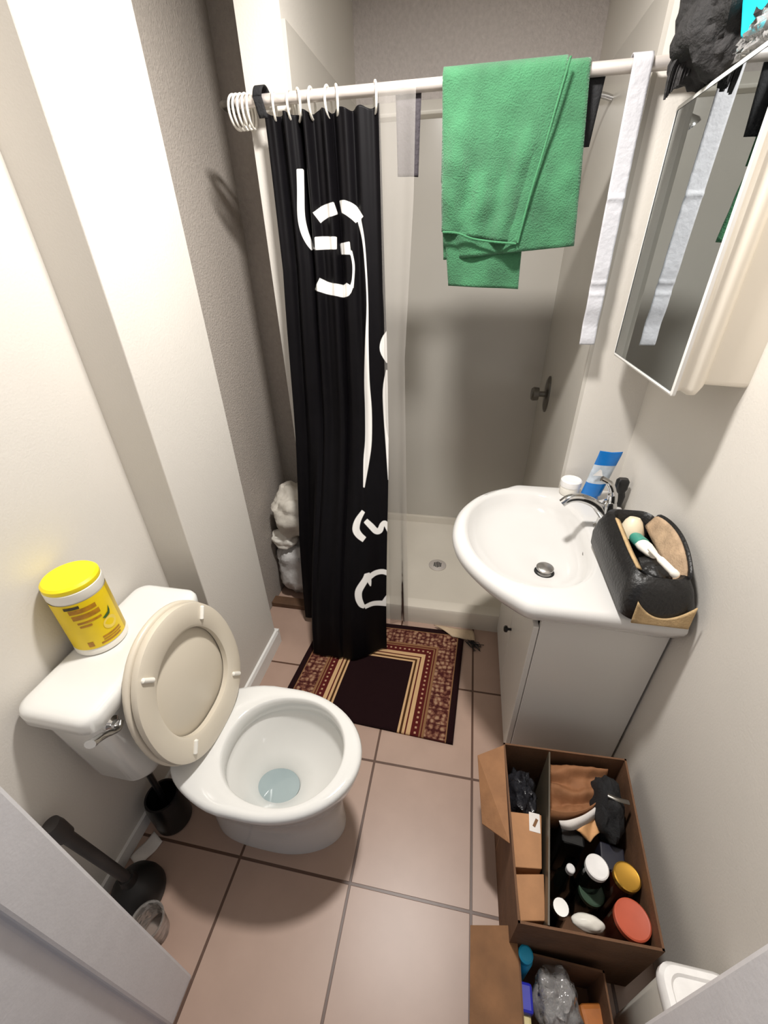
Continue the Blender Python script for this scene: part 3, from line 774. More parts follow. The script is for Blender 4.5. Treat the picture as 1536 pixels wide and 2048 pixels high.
# ------------------------------------------------------------------ rubbish bags in the nook
nb = 'white rubbish bags in the nook'
tag(obj('rubbish_bag', MB().blob((-0.80, 1.665, 0.165), (0.105, 0.12, 0.17), 1, 0.22, 2.4, 56, 40, zmin=0.0, power=0.75), WHITEB2), 'thin pale plastic bag on the nook floor, bottom of the pile', 'bag', nb)
tag(obj('rubbish_bag', MB().blob((-0.752, 1.665, 0.505), (0.135, 0.13, 0.13), 5, 0.24, 1.9, 56, 40, power=0.85), WHITEB), 'knotted white plastic bag on top of the pile in the nook', 'bag', nb)
tag(obj('rubbish_bag', MB().blob((-0.845, 1.61, 0.365), (0.062, 0.055, 0.045), 9, 0.25, 2.0, 40, 28, power=0.8), WHITEP), 'small rounded white bundle squeezed between the two nook bags', 'bag', nb)

# ------------------------------------------------------------------ vanity and basin
VX, VY0, VY1 = 0.245, 0.89, 1.485
van = empty('vanity_cabinet', (0.42, 1.19, 0)); tag(van, 'white vanity cabinet under the washbasin', 'cabinet')
vb = MB()
vb.box((VX+0.018, VY0, 0), (XR-0.008, VY0+0.016, 0.715)).box((VX+0.018, VY1-0.016, 0), (XR-0.008, VY1, 0.715)).box((XR-0.024, VY0+0.016, 0.0), (XR-0.008, VY1-0.016, 0.66)).box((VX+0.03, VY0+0.016, 0), (VX+0.045, VY1-0.016, 0.07)).box((VX+0.02, VY0+0.016, 0.07), (XR-0.024, VY1-0.016, 0.086))
obj('body', vb, VAN, van, smooth=False, bevel=0.0015)
for i, (a, b) in enumerate(((VY0+0.002, 1.186), (1.19, VY1-0.002))):
    d = obj('door', MB().box((VX, a, 0.035), (VX+0.0165, b, 0.675)), VAN, van, smooth=False, bevel=0.002)
    yk = 1.155 if i == 0 else 1.225
    kk = at(1013, 1222, 0, VX-0.012)
    if i == 0: yk, zk = kk.y, kk.z
    else: continue
    obj('knob', MB().lathe([(0.005, 0), (0.005, 0.012), (0.013, 0.016), (0.013, 0.024), (0.008, 0.028), (0, 0.028)], (VX, yk if yk < b else b-0.02, zk), (-1, 0, 0), n=20), BLACKP, d)

CB = Vector((0.29, 1.192))
outl = []
outl += [(0.592, 1.536), (0.40, 1.537), (0.245, 1.537)]
arc = [(0.232, 1.535), (0.212, 1.523), (0.195, 1.508), (0.165, 1.492), (0.115, 1.457), (0.06, 1.395), (0.015, 1.305), (-0.003, 1.2), (0.003, 1.11), (0.03, 1.03), (0.075, 0.96), (0.125, 0.905), (0.175, 0.864), (0.205, 0.842), (0.225, 0.836)]
outl += [tuple(p[:2]) for p in smooth_path([(x, y, 0) for x, y in arc], 4)]
outl += [(0.40, 0.836), (0.592, 0.836)]
def ray_r(a):
    d = (cos(a), sin(a)); best = 0
    for i in range(len(outl)):
        (x1_, y1_), (x2_, y2_) = outl[i], outl[(i+1) % len(outl)]
        ex, ey = x2_-x1_, y2_-y1_; den = d[0]*ey-d[1]*ex
        if abs(den) < 1e-9: continue
        t = ((x1_-CB.x)*ey-(y1_-CB.y)*ex)/den; s_ = ((x1_-CB.x)*d[1]-(y1_-CB.y)*d[0])/den
        if t > 0 and -1e-6 <= s_ <= 1+1e-6: best = max(best, t)
    return best
NS = 180
angs = [2*pi*j/NS for j in range(NS)]
base_r = [ray_r(a) for a in angs]
def outring(ins, z, sc=1.0):
    return [Vector((min(0.594, CB.x+max(0.02, (r-ins))*sc*cos(a)), CB.y+max(0.02, (r-ins))*sc*sin(a), z)) for a, r in zip(angs, base_r)]
def basin(sc, z, c=None, dx=0.0, dy=0.0):
    cc = (0.245+dx, 1.2+dy)
    out = []
    for a in angs:
        c_, s_ = cos(a), sin(a)
        ax = 0.185 if c_ > 0 else 0.2
        n_ = 2.6 if c_ > 0 else 2.05
        k = (abs(c_/ax)**n_+abs(s_/0.268)**n_)**(-1/n_)
        out.append(Vector((cc[0]+k*sc*c_, cc[1]+k*sc*s_, z)))
    return out
sink = empty('washbasin', (0.3, 1.19, 0.68)); tag(sink, 'white ceramic washbasin with a rounded front, on the vanity', 'washbasin')
sk = MB()
sk.loft([outring(0.11, 0.672), outring(0.055, 0.705), outring(0.022, 0.735), outring(0.004, 0.758), outring(0.0, 0.772), outring(0.002, 0.786), outring(0.010, 0.796), outring(0.022, 0.8),
         basin(1.06, 0.799), basin(1.02, 0.797), basin(0.985, 0.787), basin(0.94, 0.765), basin(0.86, 0.742, dx=0.01), basin(0.68, 0.72, dx=0.025, dy=-0.02), basin(0.42, 0.709, dx=0.045, dy=-0.035), basin(0.14, 0.703, dx=0.055, dy=-0.045), basin(0.09, 0.699, dx=0.055, dy=-0.045)])
obj('basin', sk, SINKW, sink, angle=70)
sp_ = at(1090, 1136, 2, 0.722)
obj('drain_stopper', MB().lathe([(0.012, -0.012), (0.012, 0.0), (0.026, 0.002), (0.027, 0.008), (0.022, 0.012), (0, 0.013)], (sp_.x, sp_.y, 0.717)), STEEL, sink)
obj('drain_ring', MB().lathe([(0.031, 0), (0.031, 0.003), (0.028, 0.004), (0.022, 0.001), (0.0, 0.0005)], (sp_.x, sp_.y, 0.704)), BLACKP, sink)
ov = at(1149, 1086, 0, 0.425)
obj('overflow_hole', MB().lathe([(0.009, 0), (0.009, 0.002), (0, 0.002)], (0.419, 1.16, 0.756), (-1, 0, 0.35)), DULL, sink)

fb = Vector((0.485, 1.255, 0.8))
fau = empty('basin_tap', fb); tag(fau, 'chrome single lever tap on the washbasin', 'tap')
obj('base', MB().lathe([(0.03, 0), (0.03, 0.006), (0.024, 0.012), (0.021, 0.05), (0.023, 0.085), (0.018, 0.1), (0, 0.104)], fb), CHROME, fau)
obj('spout', MB().tube(smooth_path([fb+Vector((-0.005, 0, 0.045)), fb+Vector((-0.04, -0.005, 0.085)), fb+Vector((-0.085, -0.01, 0.108)), fb+Vector((-0.125, -0.015, 0.108)), fb+Vector((-0.148, -0.018, 0.09))], 6), [0.017]*6+[0.015]*8+[0.014]*8+[0.0135]*3, 16), CHROME, fau)
obj('lever', MB().tube(smooth_path([fb+Vector((0.005, 0, 0.098)), fb+Vector((0.0, 0.005, 0.13)), fb+Vector((-0.015, 0.01, 0.158)), fb+Vector((-0.04, 0.012, 0.172))], 6), [0.015]*6+[0.011]*7+[0.009]*6, 14), CHROME, fau)

wj = empty('white_jar', (0.418, 1.48, 0.8)); tag(wj, 'small round white jar at the back corner of the washbasin', 'jar')
obj('jar_body', MB().lathe([(0.032, 0), (0.035, 0.004), (0.035, 0.034), (0.032, 0.036)], (0.418, 1.48, 0.8)), WHITEP, wj)
obj('jar_lid', MB().lathe([(0.0365, 0.034), (0.0375, 0.038), (0.037, 0.056), (0.033, 0.06), (0.02, 0.059), (0, 0.0585)], (0.418, 1.48, 0.8)), WLID, wj)

# blue tube standing on the rim
bt = empty('blue_gel_tube', (0.505, 1.452, 0.8)); tag(bt, 'blue and clear gel tube standing behind the tap', 'tube')
def tube_ring(t):
    a, b = 0.034+0.003*t, 0.022*(1-t)+0.003
    lean = 0.022*t
    return [Vector((0.487+lean+a*cos(2*pi*j/28)*cos(.1), 1.452-0.02*t+b*sin(2*pi*j/28), 0.8+0.02+0.172*t+(0.006*(cos(2*pi*j/28))**2 if t > 0.97 else 0))) for j in range(28)]
obj('cap', MB().lathe([(0.026, 0), (0.027, 0.004), (0.024, 0.022)], (0.487, 1.452, 0.8), n=28), BLUE, bt)
def seg(t0, t1): return MB().loft([tube_ring(t0+(t1-t0)*i/5) for i in range(6)])
obj('lower_band', seg(0.0, 0.3), BLUE, bt); obj('middle_label', seg(0.3, 0.72), BLUEG, bt); obj('crimped_top', seg(0.72, 1.0), BLUE, bt)
tri = MB(); tz = tube_ring(0.6)
c0 = at(1199, 945, 1, 1.418)
tri.slab([(c0.x-0.018, 1.42, c0.z-0.014), (c0.x+0.014, 1.42, c0.z-0.014), (c0.x+0.006, 1.419, c0.z+0.008), (c0.x, 1.418, c0.z+0.012)], (0, -1, 0), 0.001)
obj('label_mark', tri, WLID, bt, smooth=False)

rz = empty('black_shaver', (0.567, 1.415, 0.8)); tag(rz, 'small black shaver by the wall behind the tap', 'shaver')
obj('body', MB().loft([rrect(0.549, 0.585, 1.40, 1.43, 0.01, 0.8), rrect(0.547, 0.587, 1.398, 1.432, 0.012, 0.84), rrect(0.55, 0.584, 1.40, 1.43, 0.012, 0.855)]), BLACKP, rz)
obj('head', MB().loft([rrect(0.552, 0.58, 1.4, 1.425, 0.01, 0.85), rrect(0.545, 0.585, 1.395, 1.425, 0.01, 0.872), rrect(0.545, 0.585, 1.395, 1.425, 0.01, 0.9), rrect(0.55, 0.58, 1.4, 1.42, 0.008, 0.908)]), BLACKP, rz)

# toiletry bag
bag = empty('toiletry_bag', (0.51, 0.99, 0.8)); tag(bag, 'open black toiletry bag with tan trim on the basin edge', 'toiletry bag')
def bring(x0_, x1_, y0_, y1_, z, r=0.035, tiltz=0.0):
    out = rrect(x0_, x1_, y0_, y1_, r, z, 8)
    return [Vector((p.x, p.y, p.z+tiltz*(p.y-0.83))) for p in out]
BZ = 0.802
bagm = MB().loft([bring(0.43, 0.575, 0.828, 1.16, BZ), bring(0.42, 0.585, 0.818, 1.17, BZ+0.012), bring(0.417, 0.583, 0.822, 1.17, BZ+0.05), bring(0.422, 0.572, 0.832, 1.163, BZ+0.09), bring(0.434, 0.562, 0.845, 1.15, BZ+0.108, tiltz=0.07),
                  bring(0.446, 0.553, 0.858, 1.13, BZ+0.114, 0.03, 0.09), bring(0.452, 0.547, 0.866, 1.12, BZ+0.107, 0.03, 0.08), bring(0.45, 0.55, 0.86, 1.12, BZ+0.06, 0.03), bring(0.455, 0.545, 0.87, 1.11, BZ+0.025, 0.03)])
obj('bag_body', bagm, BLACKL, bag, angle=60)
def strip(pts, wv, mat, name, th=0.004):
    P = smooth_path(pts, 6); mb = MB()
    mb.loft([[p-Vector(wv)/2, p+Vector(wv)/2] for p in P], False, False, closed=False)
    return obj(name, mb, mat, bag, solid=th, angle=180)
strip([(0.449, 1.08, BZ+0.138), (0.446, 1.02, BZ+0.137), (0.446, 0.95, BZ+0.129), (0.452, 0.885, BZ+0.118)], (0.012, 0, -0.006), TAN, 'left_trim')
mbr = MB().grid(lambda u, v: Vector((0.536+0.018*v+0.010*sin(pi*u)*v, 0.875+0.225*u, BZ+0.085+0.024*u+0.06*v*(0.55+0.45*sin(pi*u)**0.6))), 20, 6)
obj('right_flap', mbr, TAN2, bag, solid=0.006, angle=180)
mbr2 = MB().grid(lambda u, v: Vector((0.542+0.020*v+0.010*sin(pi*u)*v, 0.868+0.24*u, BZ+0.083+0.024*u+0.067*v*(0.55+0.45*sin(pi*u)**0.6))), 20, 6)
obj('right_flap_back', mbr2, BLACKL, bag, solid=0.004, angle=180)
tb = MB()
def trim_pt(u, v):
    x = 0.443+0.126*u
    h = 0.02+0.045*abs(2*u-1)**2.0
    return Vector((x, 0.8145+0.003*v, BZ+0.006+h*v))
tb.grid(trim_pt, 24, 6)
obj('bottom_trim', tb, TAN, bag, solid=0.004, angle=180)
# things in the bag
tt = empty('toothpaste_tube', (0.515, 0.985, BZ+0.1)); tag(tt, 'white tube with a teal cap sticking out of the toiletry bag', 'tube')
TP = [at(1269, 1074, 2, 0.915), at(1328, 1130, 2, 0.935)]
def along(a, b): return TP[0]+(TP[1]-TP[0])*a
obj('cap', MB().tube([along(0.0, 0), along(0.06, 0), along(0.3, 0)], [0.014, 0.017, 0.018], 18), TEAL, tt)
obj('tube_body', MB().tube([along(0.28, 0), along(0.4, 0), along(0.62, 0), along(0.7, 0)], [0.018, 0.019, 0.014, 0.010], 18, flat=0.8), WHITEP, tt)
wr = obj('white_toothbrush', MB().tube(smooth_path([at(1300, 1098, 2, 0.943), at(1318, 1116, 2, 0.948), at(1334, 1132, 2, 0.948), at(1346, 1144, 2, 0.944), at(1352, 1150, 2, 0.938)], 5), [0.006]*6+[0.0085]*9+[0.0095]*5+[0.005], 14), WHITEP)
tag(wr, 'thick white handle poking over the near edge of the toiletry bag', 'toothbrush')
cc_ = obj('cream_bottle_cap', MB().lathe([(0.034, 0), (0.034, 0.012), (0.022, 0.045), (0.014, 0.055), (0, 0.056)], (0.498, 1.085, BZ+0.082), (0.05, 0.25, 1)), CREAM)
tag(cc_, 'cream cone shaped bottle top at the far end of the toiletry bag', 'bottle')
pq = obj('black_pouch', MB().blob((0.497, 0.915, BZ+0.092), (0.038, 0.048, 0.026), 3, 0.2, 2.5, 32, 22), BLACKL)
tag(pq, 'shiny black pouch tucked in the front of the toiletry bag', 'pouch')

# ------------------------------------------------------------------ mirror cabinet
MX, MY0, MY1, MZ0, MZ1 = 0.452, 1.018, 1.478, 1.303, 1.873
mc = empty('mirror_cabinet', (0.53, 1.25, MZ0)); tag(mc, 'white bathroom cabinet with a mirror door on the right wall', 'mirror cabinet')
def yzring(x, iy, iz, r=0.01, n=5):
    out = []
    for (cy_, cz_, a0) in ((MY1-iy-r, MZ1-iz-r, 0), (MY0+iy+r, MZ1-iz-r, 90), (MY0+iy+r, MZ0+iz+r, 180), (MY1-iy-r, MZ0+iz+r, 270)):
        for i in range(n+1):
            a = radians(a0+90*i/n); out.append(Vector((x, cy_+r*cos(a), cz_+r*sin(a))))
    return out
mdoor = obj('mirror_door', MB().loft([yzring(MX+0.001, 0.0, 0.0, 0.006), yzring(MX-0.001, 0.003, 0.003, 0.006), yzring(MX-0.001, 0.007, 0.007, 0.004)], True, True), MIRROR, mc, angle=20)
obj('door_frame', MB().loft([yzring(MX-0.0022, 0.0075, 0.0075, 0.004), yzring(MX-0.003, 0.003, 0.003, 0.006), yzring(MX-0.001, -0.001, -0.001, 0.006), yzring(MX+0.006, -0.001, -0.001, 0.006), yzring(MX+0.006, 0.004, 0.004, 0.006)], False, False), TRIM, mc, angle=30)
obj('door_back', MB().loft([yzring(MX+0.004, 0.006, 0.006, 0.01), yzring(MX+0.02, 0.008, 0.008, 0.012), yzring(MX+0.034, 0.0, 0.0, 0.014), yzring(MX+0.048, 0.0, 0.0, 0.016), yzring(MX+0.06, 0.01, 0.01, 0.018), yzring(MX+0.066, 0.022, 0.022, 0.018)]), CABP, mc, angle=60)
obj('cabinet_body', MB().loft([yzring(MX+0.064, 0.018, 0.02, 0.012), yzring(MX+0.07, 0.018, 0.02, 0.012), yzring(XR, 0.014, 0.016, 0.012)]), CABP, mc, angle=40)

# things on top of the cabinet
bun = empty('black_fabric_bundle', (0.5, 1.36, MZ1)); tag(bun, 'black mesh fabric bundle drooping over the mirror cabinet top', 'fabric')
bm_ = MB().blob((0.475, 1.36, MZ1+0.105), (0.095, 0.10, 0.11), 11, 0.32, 1.8, 60, 40, zmin=MZ1+0.001)
obj('bundle', bm_, BUNDLE, bun)
tl_ = MB()
random.seed(3)
for i in range(44):
    f = random.random(); g = random.random()
    a0 = at(1375+60*f, 60+40*g, 1, 1.36)
    e0 = at(1328+28*f+25*g*f, 200-55*f, 1, 1.40-0.04*g)
    mid = (a0+e0)/2+Vector((-0.012*g, 0, 0.01))
    tl_.tube(smooth_path([a0, mid, e0], 5), [0.015-0.0010*q for q in range(11)], 6, flat=0.5)
obj('hanging_strands', tl_, BUNDLE, bun)
b2 = MB().blob((0.53, 1.2, MZ1+0.075), (0.062, 0.09, 0.08), 15, 0.45, 2.6, 44, 30, zmin=MZ1+0.001)
tag(obj('dark_cloth_roll', b2, BUNDLE), 'dark crumpled cloth on the cabinet top behind the cyan packet', 'cloth')
q0, q1, q2, q3 = at(1483, 78, 1, 1.24), at(1575, 38, 1, 1.15), at(1600, -80, 1, 1.17), at(1498, -80, 1, 1.26)
cpk = MB().grid(lambda u, v: (q0*(1-u)+q1*u)*(1-v)+(q3*(1-u)+q2*u)*v+Vector((0, 0.006*sin(7*u+3*v), 0.004*sin(5*v))), 12, 12)
tag(obj('cyan_packet', cpk, CYANP, solid=0.012, sub=1), 'bright cyan packet lying on the mirror cabinet', 'packet')
clb = MB().blob((0.495, 1.16, MZ1+0.028), (0.045, 0.11, 0.032), 17, 0.5, 3.2, 40, 26, zmin=MZ1+0.001)
tag(obj('clear_plastic_bag', clb, CLEARB), 'crinkled clear plastic bag along the front of the mirror cabinet top', 'bag')

# ------------------------------------------------------------------ cardboard box under the vanity side
HB = 0.30
q = {'FL': (0.213, 0.352), 'FR': (0.518, 0.362), 'BR': (0.556, 0.775), 'BL': (0.203, 0.762)}
def V3(k, z): return Vector((q[k][0], q[k][1], z))
cb = empty('cardboard_box', (0.37, 0.56, 0)); tag(cb, 'large open cardboard box full of jars beside the vanity', 'box')
cbm = MB()
cbm.slab([V3('FL', 0), V3('FR', 0), V3('BR', 0), V3('BL', 0)], (0, 0, 1), 0.004)
for a, b, nn in (('FL', 'FR', (0, 1, 0)), ('FR', 'BR', (-1, 0.1, 0)), ('BR', 'BL', (0, -1, 0)), ('BL', 'FL', (1, 0, 0))):
    cbm.slab([V3(a, 0.002), V3(b, 0.002), V3(b, HB), V3(a, HB)], nn, 0.005)
obj('body', cbm, CARDB, cb, smooth=False)
obj('divider', MB().slab([(0.277, 0.36, 0.01), (0.333, 0.752, 0.01), (0.333, 0.752, HB+0.01), (0.277, 0.36, HB+0.004)], (1, -0.14, 0), 0.004), TAPE, cb, smooth=False)
f0, f1 = at(1012, 1500, 2, HB), at(1018, 1692, 2, HB-0.01)
obj('side_flap', MB().slab([(0.204, 0.50, HB), (0.203, 0.752, HB), at(955, 1512, 2, 0.27), at(964, 1648, 2, 0.25)], (0, 0, 1), 0.004), CARD, cb, smooth=False)
tag_box = cb
# left compartment
tag(obj('dark_plastic_bag', MB().blob((0.262, 0.672, 0.17), (0.042, 0.07, 0.085), 21, 0.3, 2.6, 48, 34), DKBAG), 'crinkled dark plastic bag in the narrow left side of the large box', 'bag')
sb1 = empty('small_carton', (0.25, 0.53, 0.08)); tag(sb1, 'small brown carton with a white label, left side of the large box', 'carton')
def carton(px4, zt, zb):
    top = [at(x, y, 2, zt) for x, y in px4]
    mb = MB(); mb.loft([[Vector((p.x, p.y, zb)) for p in top], top]); return mb
obj('carton', carton([(1013, 1622), (1028, 1734), (1084, 1738), (1083, 1630)], 0.262, 0.006), CARDL, sb1, smooth=False, bevel=0.002)
p_ = at(1069, 1645, 2, 0.2625)
obj('white_label', MB().obox((p_.x, p_.y, 0.2626), (0.028, 0.046, 0.0012), rot=-0.07), WPAPER, sb1, smooth=False)
obj('label_stain', MB().obox((p_.x+0.002, p_.y-0.001, 0.2636), (0.007, 0.022, 0.0008), rot=-0.5), CARDD, sb1, smooth=False)
sb2 = obj('small_carton', carton([(1031, 1748), (1041, 1842), (1091, 1842), (1088, 1748)], 0.262, 0.006), CARDL, smooth=False, bevel=0.002)
tag(sb2, 'plain small brown carton at the near left corner of the large box', 'carton')

# kraft bag stack, papers
kb = empty('brown_paper_bag', (0.40, 0.66, 0.1)); tag(kb, 'folded brown paper bag in the far end of the large box', 'paper bag')
def kpt(u, v, lift, k):
    a = at(1100+k*2, 1528, 2, 0.27); b = at(1215, 1540, 2, 0.27); c = at(1215, 1612+k, 2, 0.27); d = at(1098, 1605+k*4, 2, 0.27)
    p = (a+(b-a)*u)*(1-v)+(d+(c-d)*u)*v
    return Vector((p.x, p.y-0.012*sin(pi*u)*v, 0.215+lift-0.035*v+0.010*sin(v*13+u*1.5+2*noise.noise(Vector((u*2, v*3, 2))))+0.006*noise.noise(Vector((u*9, v*5, 7)))))
ks = MB().grid(lambda u, v: kpt(u, v, 0.05, 0), 24, 50)
obj('folds', ks, KRAFT, kb, solid=0.006, angle=180)
def curve_band(px_pts, z, w, dz):
    P = smooth_path([at(x, y, 2, z) for x, y in px_pts], 6); mb = MB()
    mb.loft([[p+Vector((0, 0, dz)), p-Vector((0, 0, w-dz))] for p in P], False, False, closed=False); return mb
obj('front_face', curve_band([(1098, 1622), (1130, 1628), (1170, 1622), (1200, 1600), (1212, 1570)], 0.25, 0.10, 0.012), KRAFT, kb, solid=0.003, angle=180)
wp = MB()
P0 = smooth_path([at(x, y, 2, 0.255) for x, y in [(1118, 1642), (1140, 1640), (1172, 1628), (1200, 1605), (1212, 1578), (1214, 1556)]], 5)
P1 = smooth_path([at(x, y, 2, 0.245) for x, y in [(1124, 1652), (1148, 1656), (1180, 1640), (1210, 1614), (1220, 1585), (1216, 1560)]], 5)
wp.loft([[a, b-Vector((0, 0, 0.012))] for a, b in zip(P0, P1)], False, False, closed=False)
tag(obj('white_paper_wrap', wp, WPAPER, solid=0.003, angle=180), 'crumpled white paper wrapped round the brown paper bag', 'paper')
pe = MB()
A_, B_, C_, D_ = at(1150, 1660, 2, 0.225), at(1222, 1604, 2, 0.235), at(1228, 1612, 2, 0.225), at(1180, 1684, 2, 0.2)
E_ = at(1212, 1662, 2, 0.21)
pe.grid(lambda u, v: (A_+(B_-A_)*u)*(1-v)+(D_+(E_-D_)*u)*v*0.6+(D_+(C_-D_)*u)*v*0.4+Vector((0, 0, 0.005*sin(u*9+v*5))), 16, 10)
tag(obj('peach_paper_pack', pe, PEACH, solid=0.012, sub=1, angle=180), 'peach coloured paper packet in front of the brown paper bag', 'packet')

def jar(name, px, py, ztop, r, h, lidm, bodym, label, cat, group=None, lid_h=0.016, body_r=None):
    p = at(px, py, 2, ztop)
    e = empty(name, (p.x, p.y, ztop-h)); tag(e, label, cat, group)
    br = body_r or r*0.97
    obj('jar_body', MB().lathe([(br*0.95, 0), (br, 0.005), (br, h-lid_h-0.012), (r*0.88, h-lid_h-0.003), (r*0.88, h-lid_h+0.002)], (p.x, p.y, ztop-h)), bodym, e)
    obj('jar_lid', MB().lathe([(r, h-lid_h), (r, h-0.002), (r-0.003, h), (r-0.006, h-0.0008), (0, h-0.0008)], (p.x, p.y, ztop-h), n=36), lidm, e)
    return e
jg = 'jars in the large box'
jar('jar', 1195, 1733, 0.25, 0.0275, 0.244, WLID, DKGLASS, 'jar with a flat white lid in the large box', 'jar', jg)
jar('jar', 1255, 1752, 0.262, 0.0305, 0.256, GOLD, DKPLUM, 'jar with a shiny gold lid by the right side of the large box', 'jar', jg)
jar('jar', 1266, 1838, 0.266, 0.0385, 0.26, REDL, DKPLUM, 'wide jar with a brick red lid at the near end of the large box', 'jar', jg)
jar('jar', 1184, 1782, 0.15, 0.031, 0.145, GLID, DKGLASS, 'jar with a dark green lid, low between the white and red lids', 'jar', jg)
def bottle(px, py, ztop, h, r, capm, bodym, label, capr=0.011, name='bottle'):
    p = at(px, py, 2, ztop)
    e = empty(name, (p.x, p.y, ztop-h)); tag(e, label, 'bottle', 'bottles in the large box')
    obj('bottle_body', MB().lathe([(r*0.95, 0), (r, 0.006), (r, h*0.6), (capr*1.0, h*0.82), (capr*0.9, h-0.014)], (p.x, p.y, ztop-h)), bodym, e)
    obj('bottle_cap', MB().lathe([(capr, h-0.018), (capr, h-0.002), (capr-0.002, h), (0, h)], (p.x, p.y, ztop-h), n=20), capm, e)
bottle(1154, 1684, 0.19, 0.185, 0.024, GOLD, DKGLASS, 'dark bottle with a small gold cap in front of the peach packet')
bottle(1142, 1736, 0.19, 0.185, 0.026, WLID, DKGLASS, 'dark bottle with a small white cap left of the white lidded jar', 0.011)
bottle(1122, 1814, 0.215, 0.21, 0.022, CHROME, DKGLASS, 'bottle with a round silver cap at the near left of the divider', 0.02)
ws = obj('white_sponge_bag', MB().blob(at(1176, 1846, 2, 0.22), (0.036, 0.017, 0.018), 31, 0.12, 1.6, 32, 22), WHITEP)
tag(ws, 'small rounded white bundle at the near end of the large box', 'bag')
nv_ = obj('navy_carton', MB().obox((0.487, 0.555, 0.105), (0.06, 0.06, 0.2), rot=-0.15), DKBLUE, smooth=False, bevel=0.004)
tag(nv_, 'dark navy carton behind the gold lidded jar', 'carton')
bp_ = obj('black_cloth_pouch', MB().blob((0.49, 0.665, 0.225), (0.04, 0.075, 0.085), 41, 0.25, 2.0, 40, 28), BLACKC)
tag(bp_, 'black cloth pouch in the far right corner of the large box', 'pouch')
gs = obj('grey_strap', MB().tube(smooth_path([at(1216, 1590, 2, 0.315), at(1236, 1599, 2, 0.318), at(1258, 1605, 2, 0.31)], 6), 0.006, 8, flat=0.4), DULL)
tag(gs, 'short grey strap lying across the black cloth pouch', 'strap')
db_ = obj('black_box_bundle', MB().obox(at(1130, 1690, 2, 0.11)+Vector((0.0, 0.0, 0)), (0.06, 0.07, 0.2), rot=-0.1), BLACKP, smooth=False, bevel=0.006)
tag(db_, 'black carton against the divider under the white paper', 'carton')

# nearer carton with packets
cc = empty('low_cardboard_box', (0.33, 0.2, 0)); tag(cc, 'low open cardboard box nearest the doorway with flap spread', 'box')
lm_ = MB(); X0, X1, Y0, Y1, HL = 0.232, 0.425, 0.03, 0.343, 0.16
lm_.box((X0, Y0, 0), (X1, Y1, 0.004)).box((X0, Y0, 0), (X0+0.004, Y1, HL)).box((X1-0.004, Y0, 0), (X1, Y1, HL)).box((X0, Y0, 0), (X1, Y0+0.004, HL)).box((X0, Y1-0.004, 0), (X1, Y1, HL))
obj('body', lm_, CARDB, cc, smooth=False)
obj('side_flap', MB().slab([(X0, 0.02, HL-0.003), (X0, 0.385, HL-0.003), (0.122, 0.372, HL-0.03), (0.122, 0.02, HL-0.03)], (0, 0, 1), 0.004), CARDD, cc, smooth=False)
e1 = empty('cyan_bottle', (0.262, 0.31, 0.004)); tag(e1, 'bright cyan bottle at the left edge of the low box', 'bottle')
pc = at(1048, 1908, 2, 0.16)
obj('bottle_body', MB().lathe([(0.019, 0), (0.02, 0.004), (0.02, 0.13), (0.014, 0.14)], (pc.x+0.004, pc.y, 0.004)), CYAN, e1)
obj('bottle_cap', MB().lathe([(0.016, 0.138), (0.017, 0.142), (0.017, 0.158), (0.013, 0.162), (0, 0.162)], (pc.x+0.004, pc.y, 0.004)), CYAN, e1)
pb_ = at(1044, 1992, 2, 0.12)
tag(obj('blue_packet', MB().obox((pb_.x+0.01, pb_.y, 0.062), (0.03, 0.05, 0.115)), RBLUE, smooth=False, bevel=0.006), 'royal blue packet below the cyan bottle in the low box', 'packet')
pw_ = at(1045, 2040, 2, 0.12)
tag(obj('cream_packet', MB().obox((pw_.x+0.008, pw_.y, 0.055), (0.03, 0.035, 0.1)), YCREAM, smooth=False, bevel=0.006), 'pale cream packet below the royal blue packet in the low box', 'packet')
pp = at(1100, 1990, 2, 0.14)
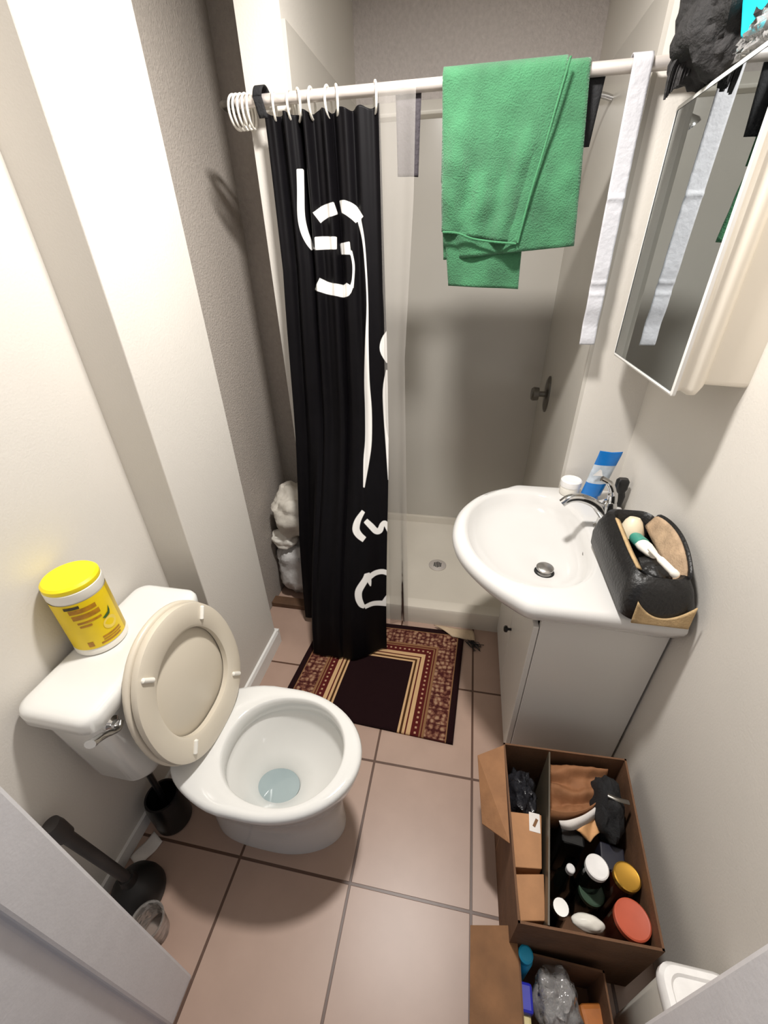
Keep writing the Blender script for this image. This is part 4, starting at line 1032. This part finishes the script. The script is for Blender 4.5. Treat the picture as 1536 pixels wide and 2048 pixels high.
tag(obj('clear_plastic_bag', MB().blob((pp.x+0.02, pp.y, 0.10), (0.047, 0.057, 0.062), 51, 0.28, 2.2, 44, 30, zmin=0.006), CLEARB), 'crinkled clear plastic bag in the low box, right of the blue packet', 'bag')
po = at(1200, 2035, 2, 0.11)
tag(obj('orange_packet', MB().obox((po.x, po.y, 0.05), (0.07, 0.05, 0.09), rot=0.2), ORANGE, smooth=False, bevel=0.01), 'orange brown packet at the lower edge of the low box', 'packet')

# white tub by the door jamb
wb = empty('white_tub', (0.52, 0.27, 0)); tag(wb, 'white plastic tub with a rounded lid beside the right door jamb', 'tub')
def tr_(i, z): return rrect(0.462+i, 0.597-i, 0.19+i, 0.328-i, max(0.012, 0.03-i*0.4), z)
obj('tub_body', MB().loft([tr_(0.02, 0), tr_(0.012, 0.01), tr_(0.006, 0.36)]), WHITEP, wb)
obj('tub_lid', MB().loft([tr_(0.002, 0.352), tr_(0.0, 0.36), tr_(0.0, 0.376), tr_(0.006, 0.384), tr_(0.016, 0.385), tr_(0.02, 0.379), tr_(0.04, 0.379)]), WLID, wb)

# ------------------------------------------------------------------ light
LX, LY = -0.13, 0.90
lf_ = empty('ceiling_light', (LX, LY, ZC-0.07)); tag(lf_, 'round white ceiling lamp above the middle of the room', 'ceiling light')
obj('base_plate', MB().lathe([(0.11, -0.012), (0.11, 0), (0, 0)], (LX, LY, ZC)), WHITEP, lf_)
ld = bpy.data.lights.new('lamp', 'AREA'); ld.shape = 'DISK'; ld.size = 0.16; ld.energy = 31; ld.color = (1.0, 0.965, 0.925)
lo = bpy.data.objects.new('lamp', ld); COL.objects.link(lo); lo.parent = lf_; lo.location = (0, 0, 0.05)
w = bpy.data.worlds.new('hall'); scene.world = w; w.use_nodes = True
wn = w.node_tree; bg = wn.nodes['Background']
bg.inputs['Color'].default_value = (0.76, 0.85, 1.0, 1); bg.inputs['Strength'].default_value = 0.18

vs = scene.view_settings
vs.view_transform = 'Standard'; vs.look = 'None'; vs.gamma = 1.0; vs.exposure = 0.2
vs.use_curve_mapping = False
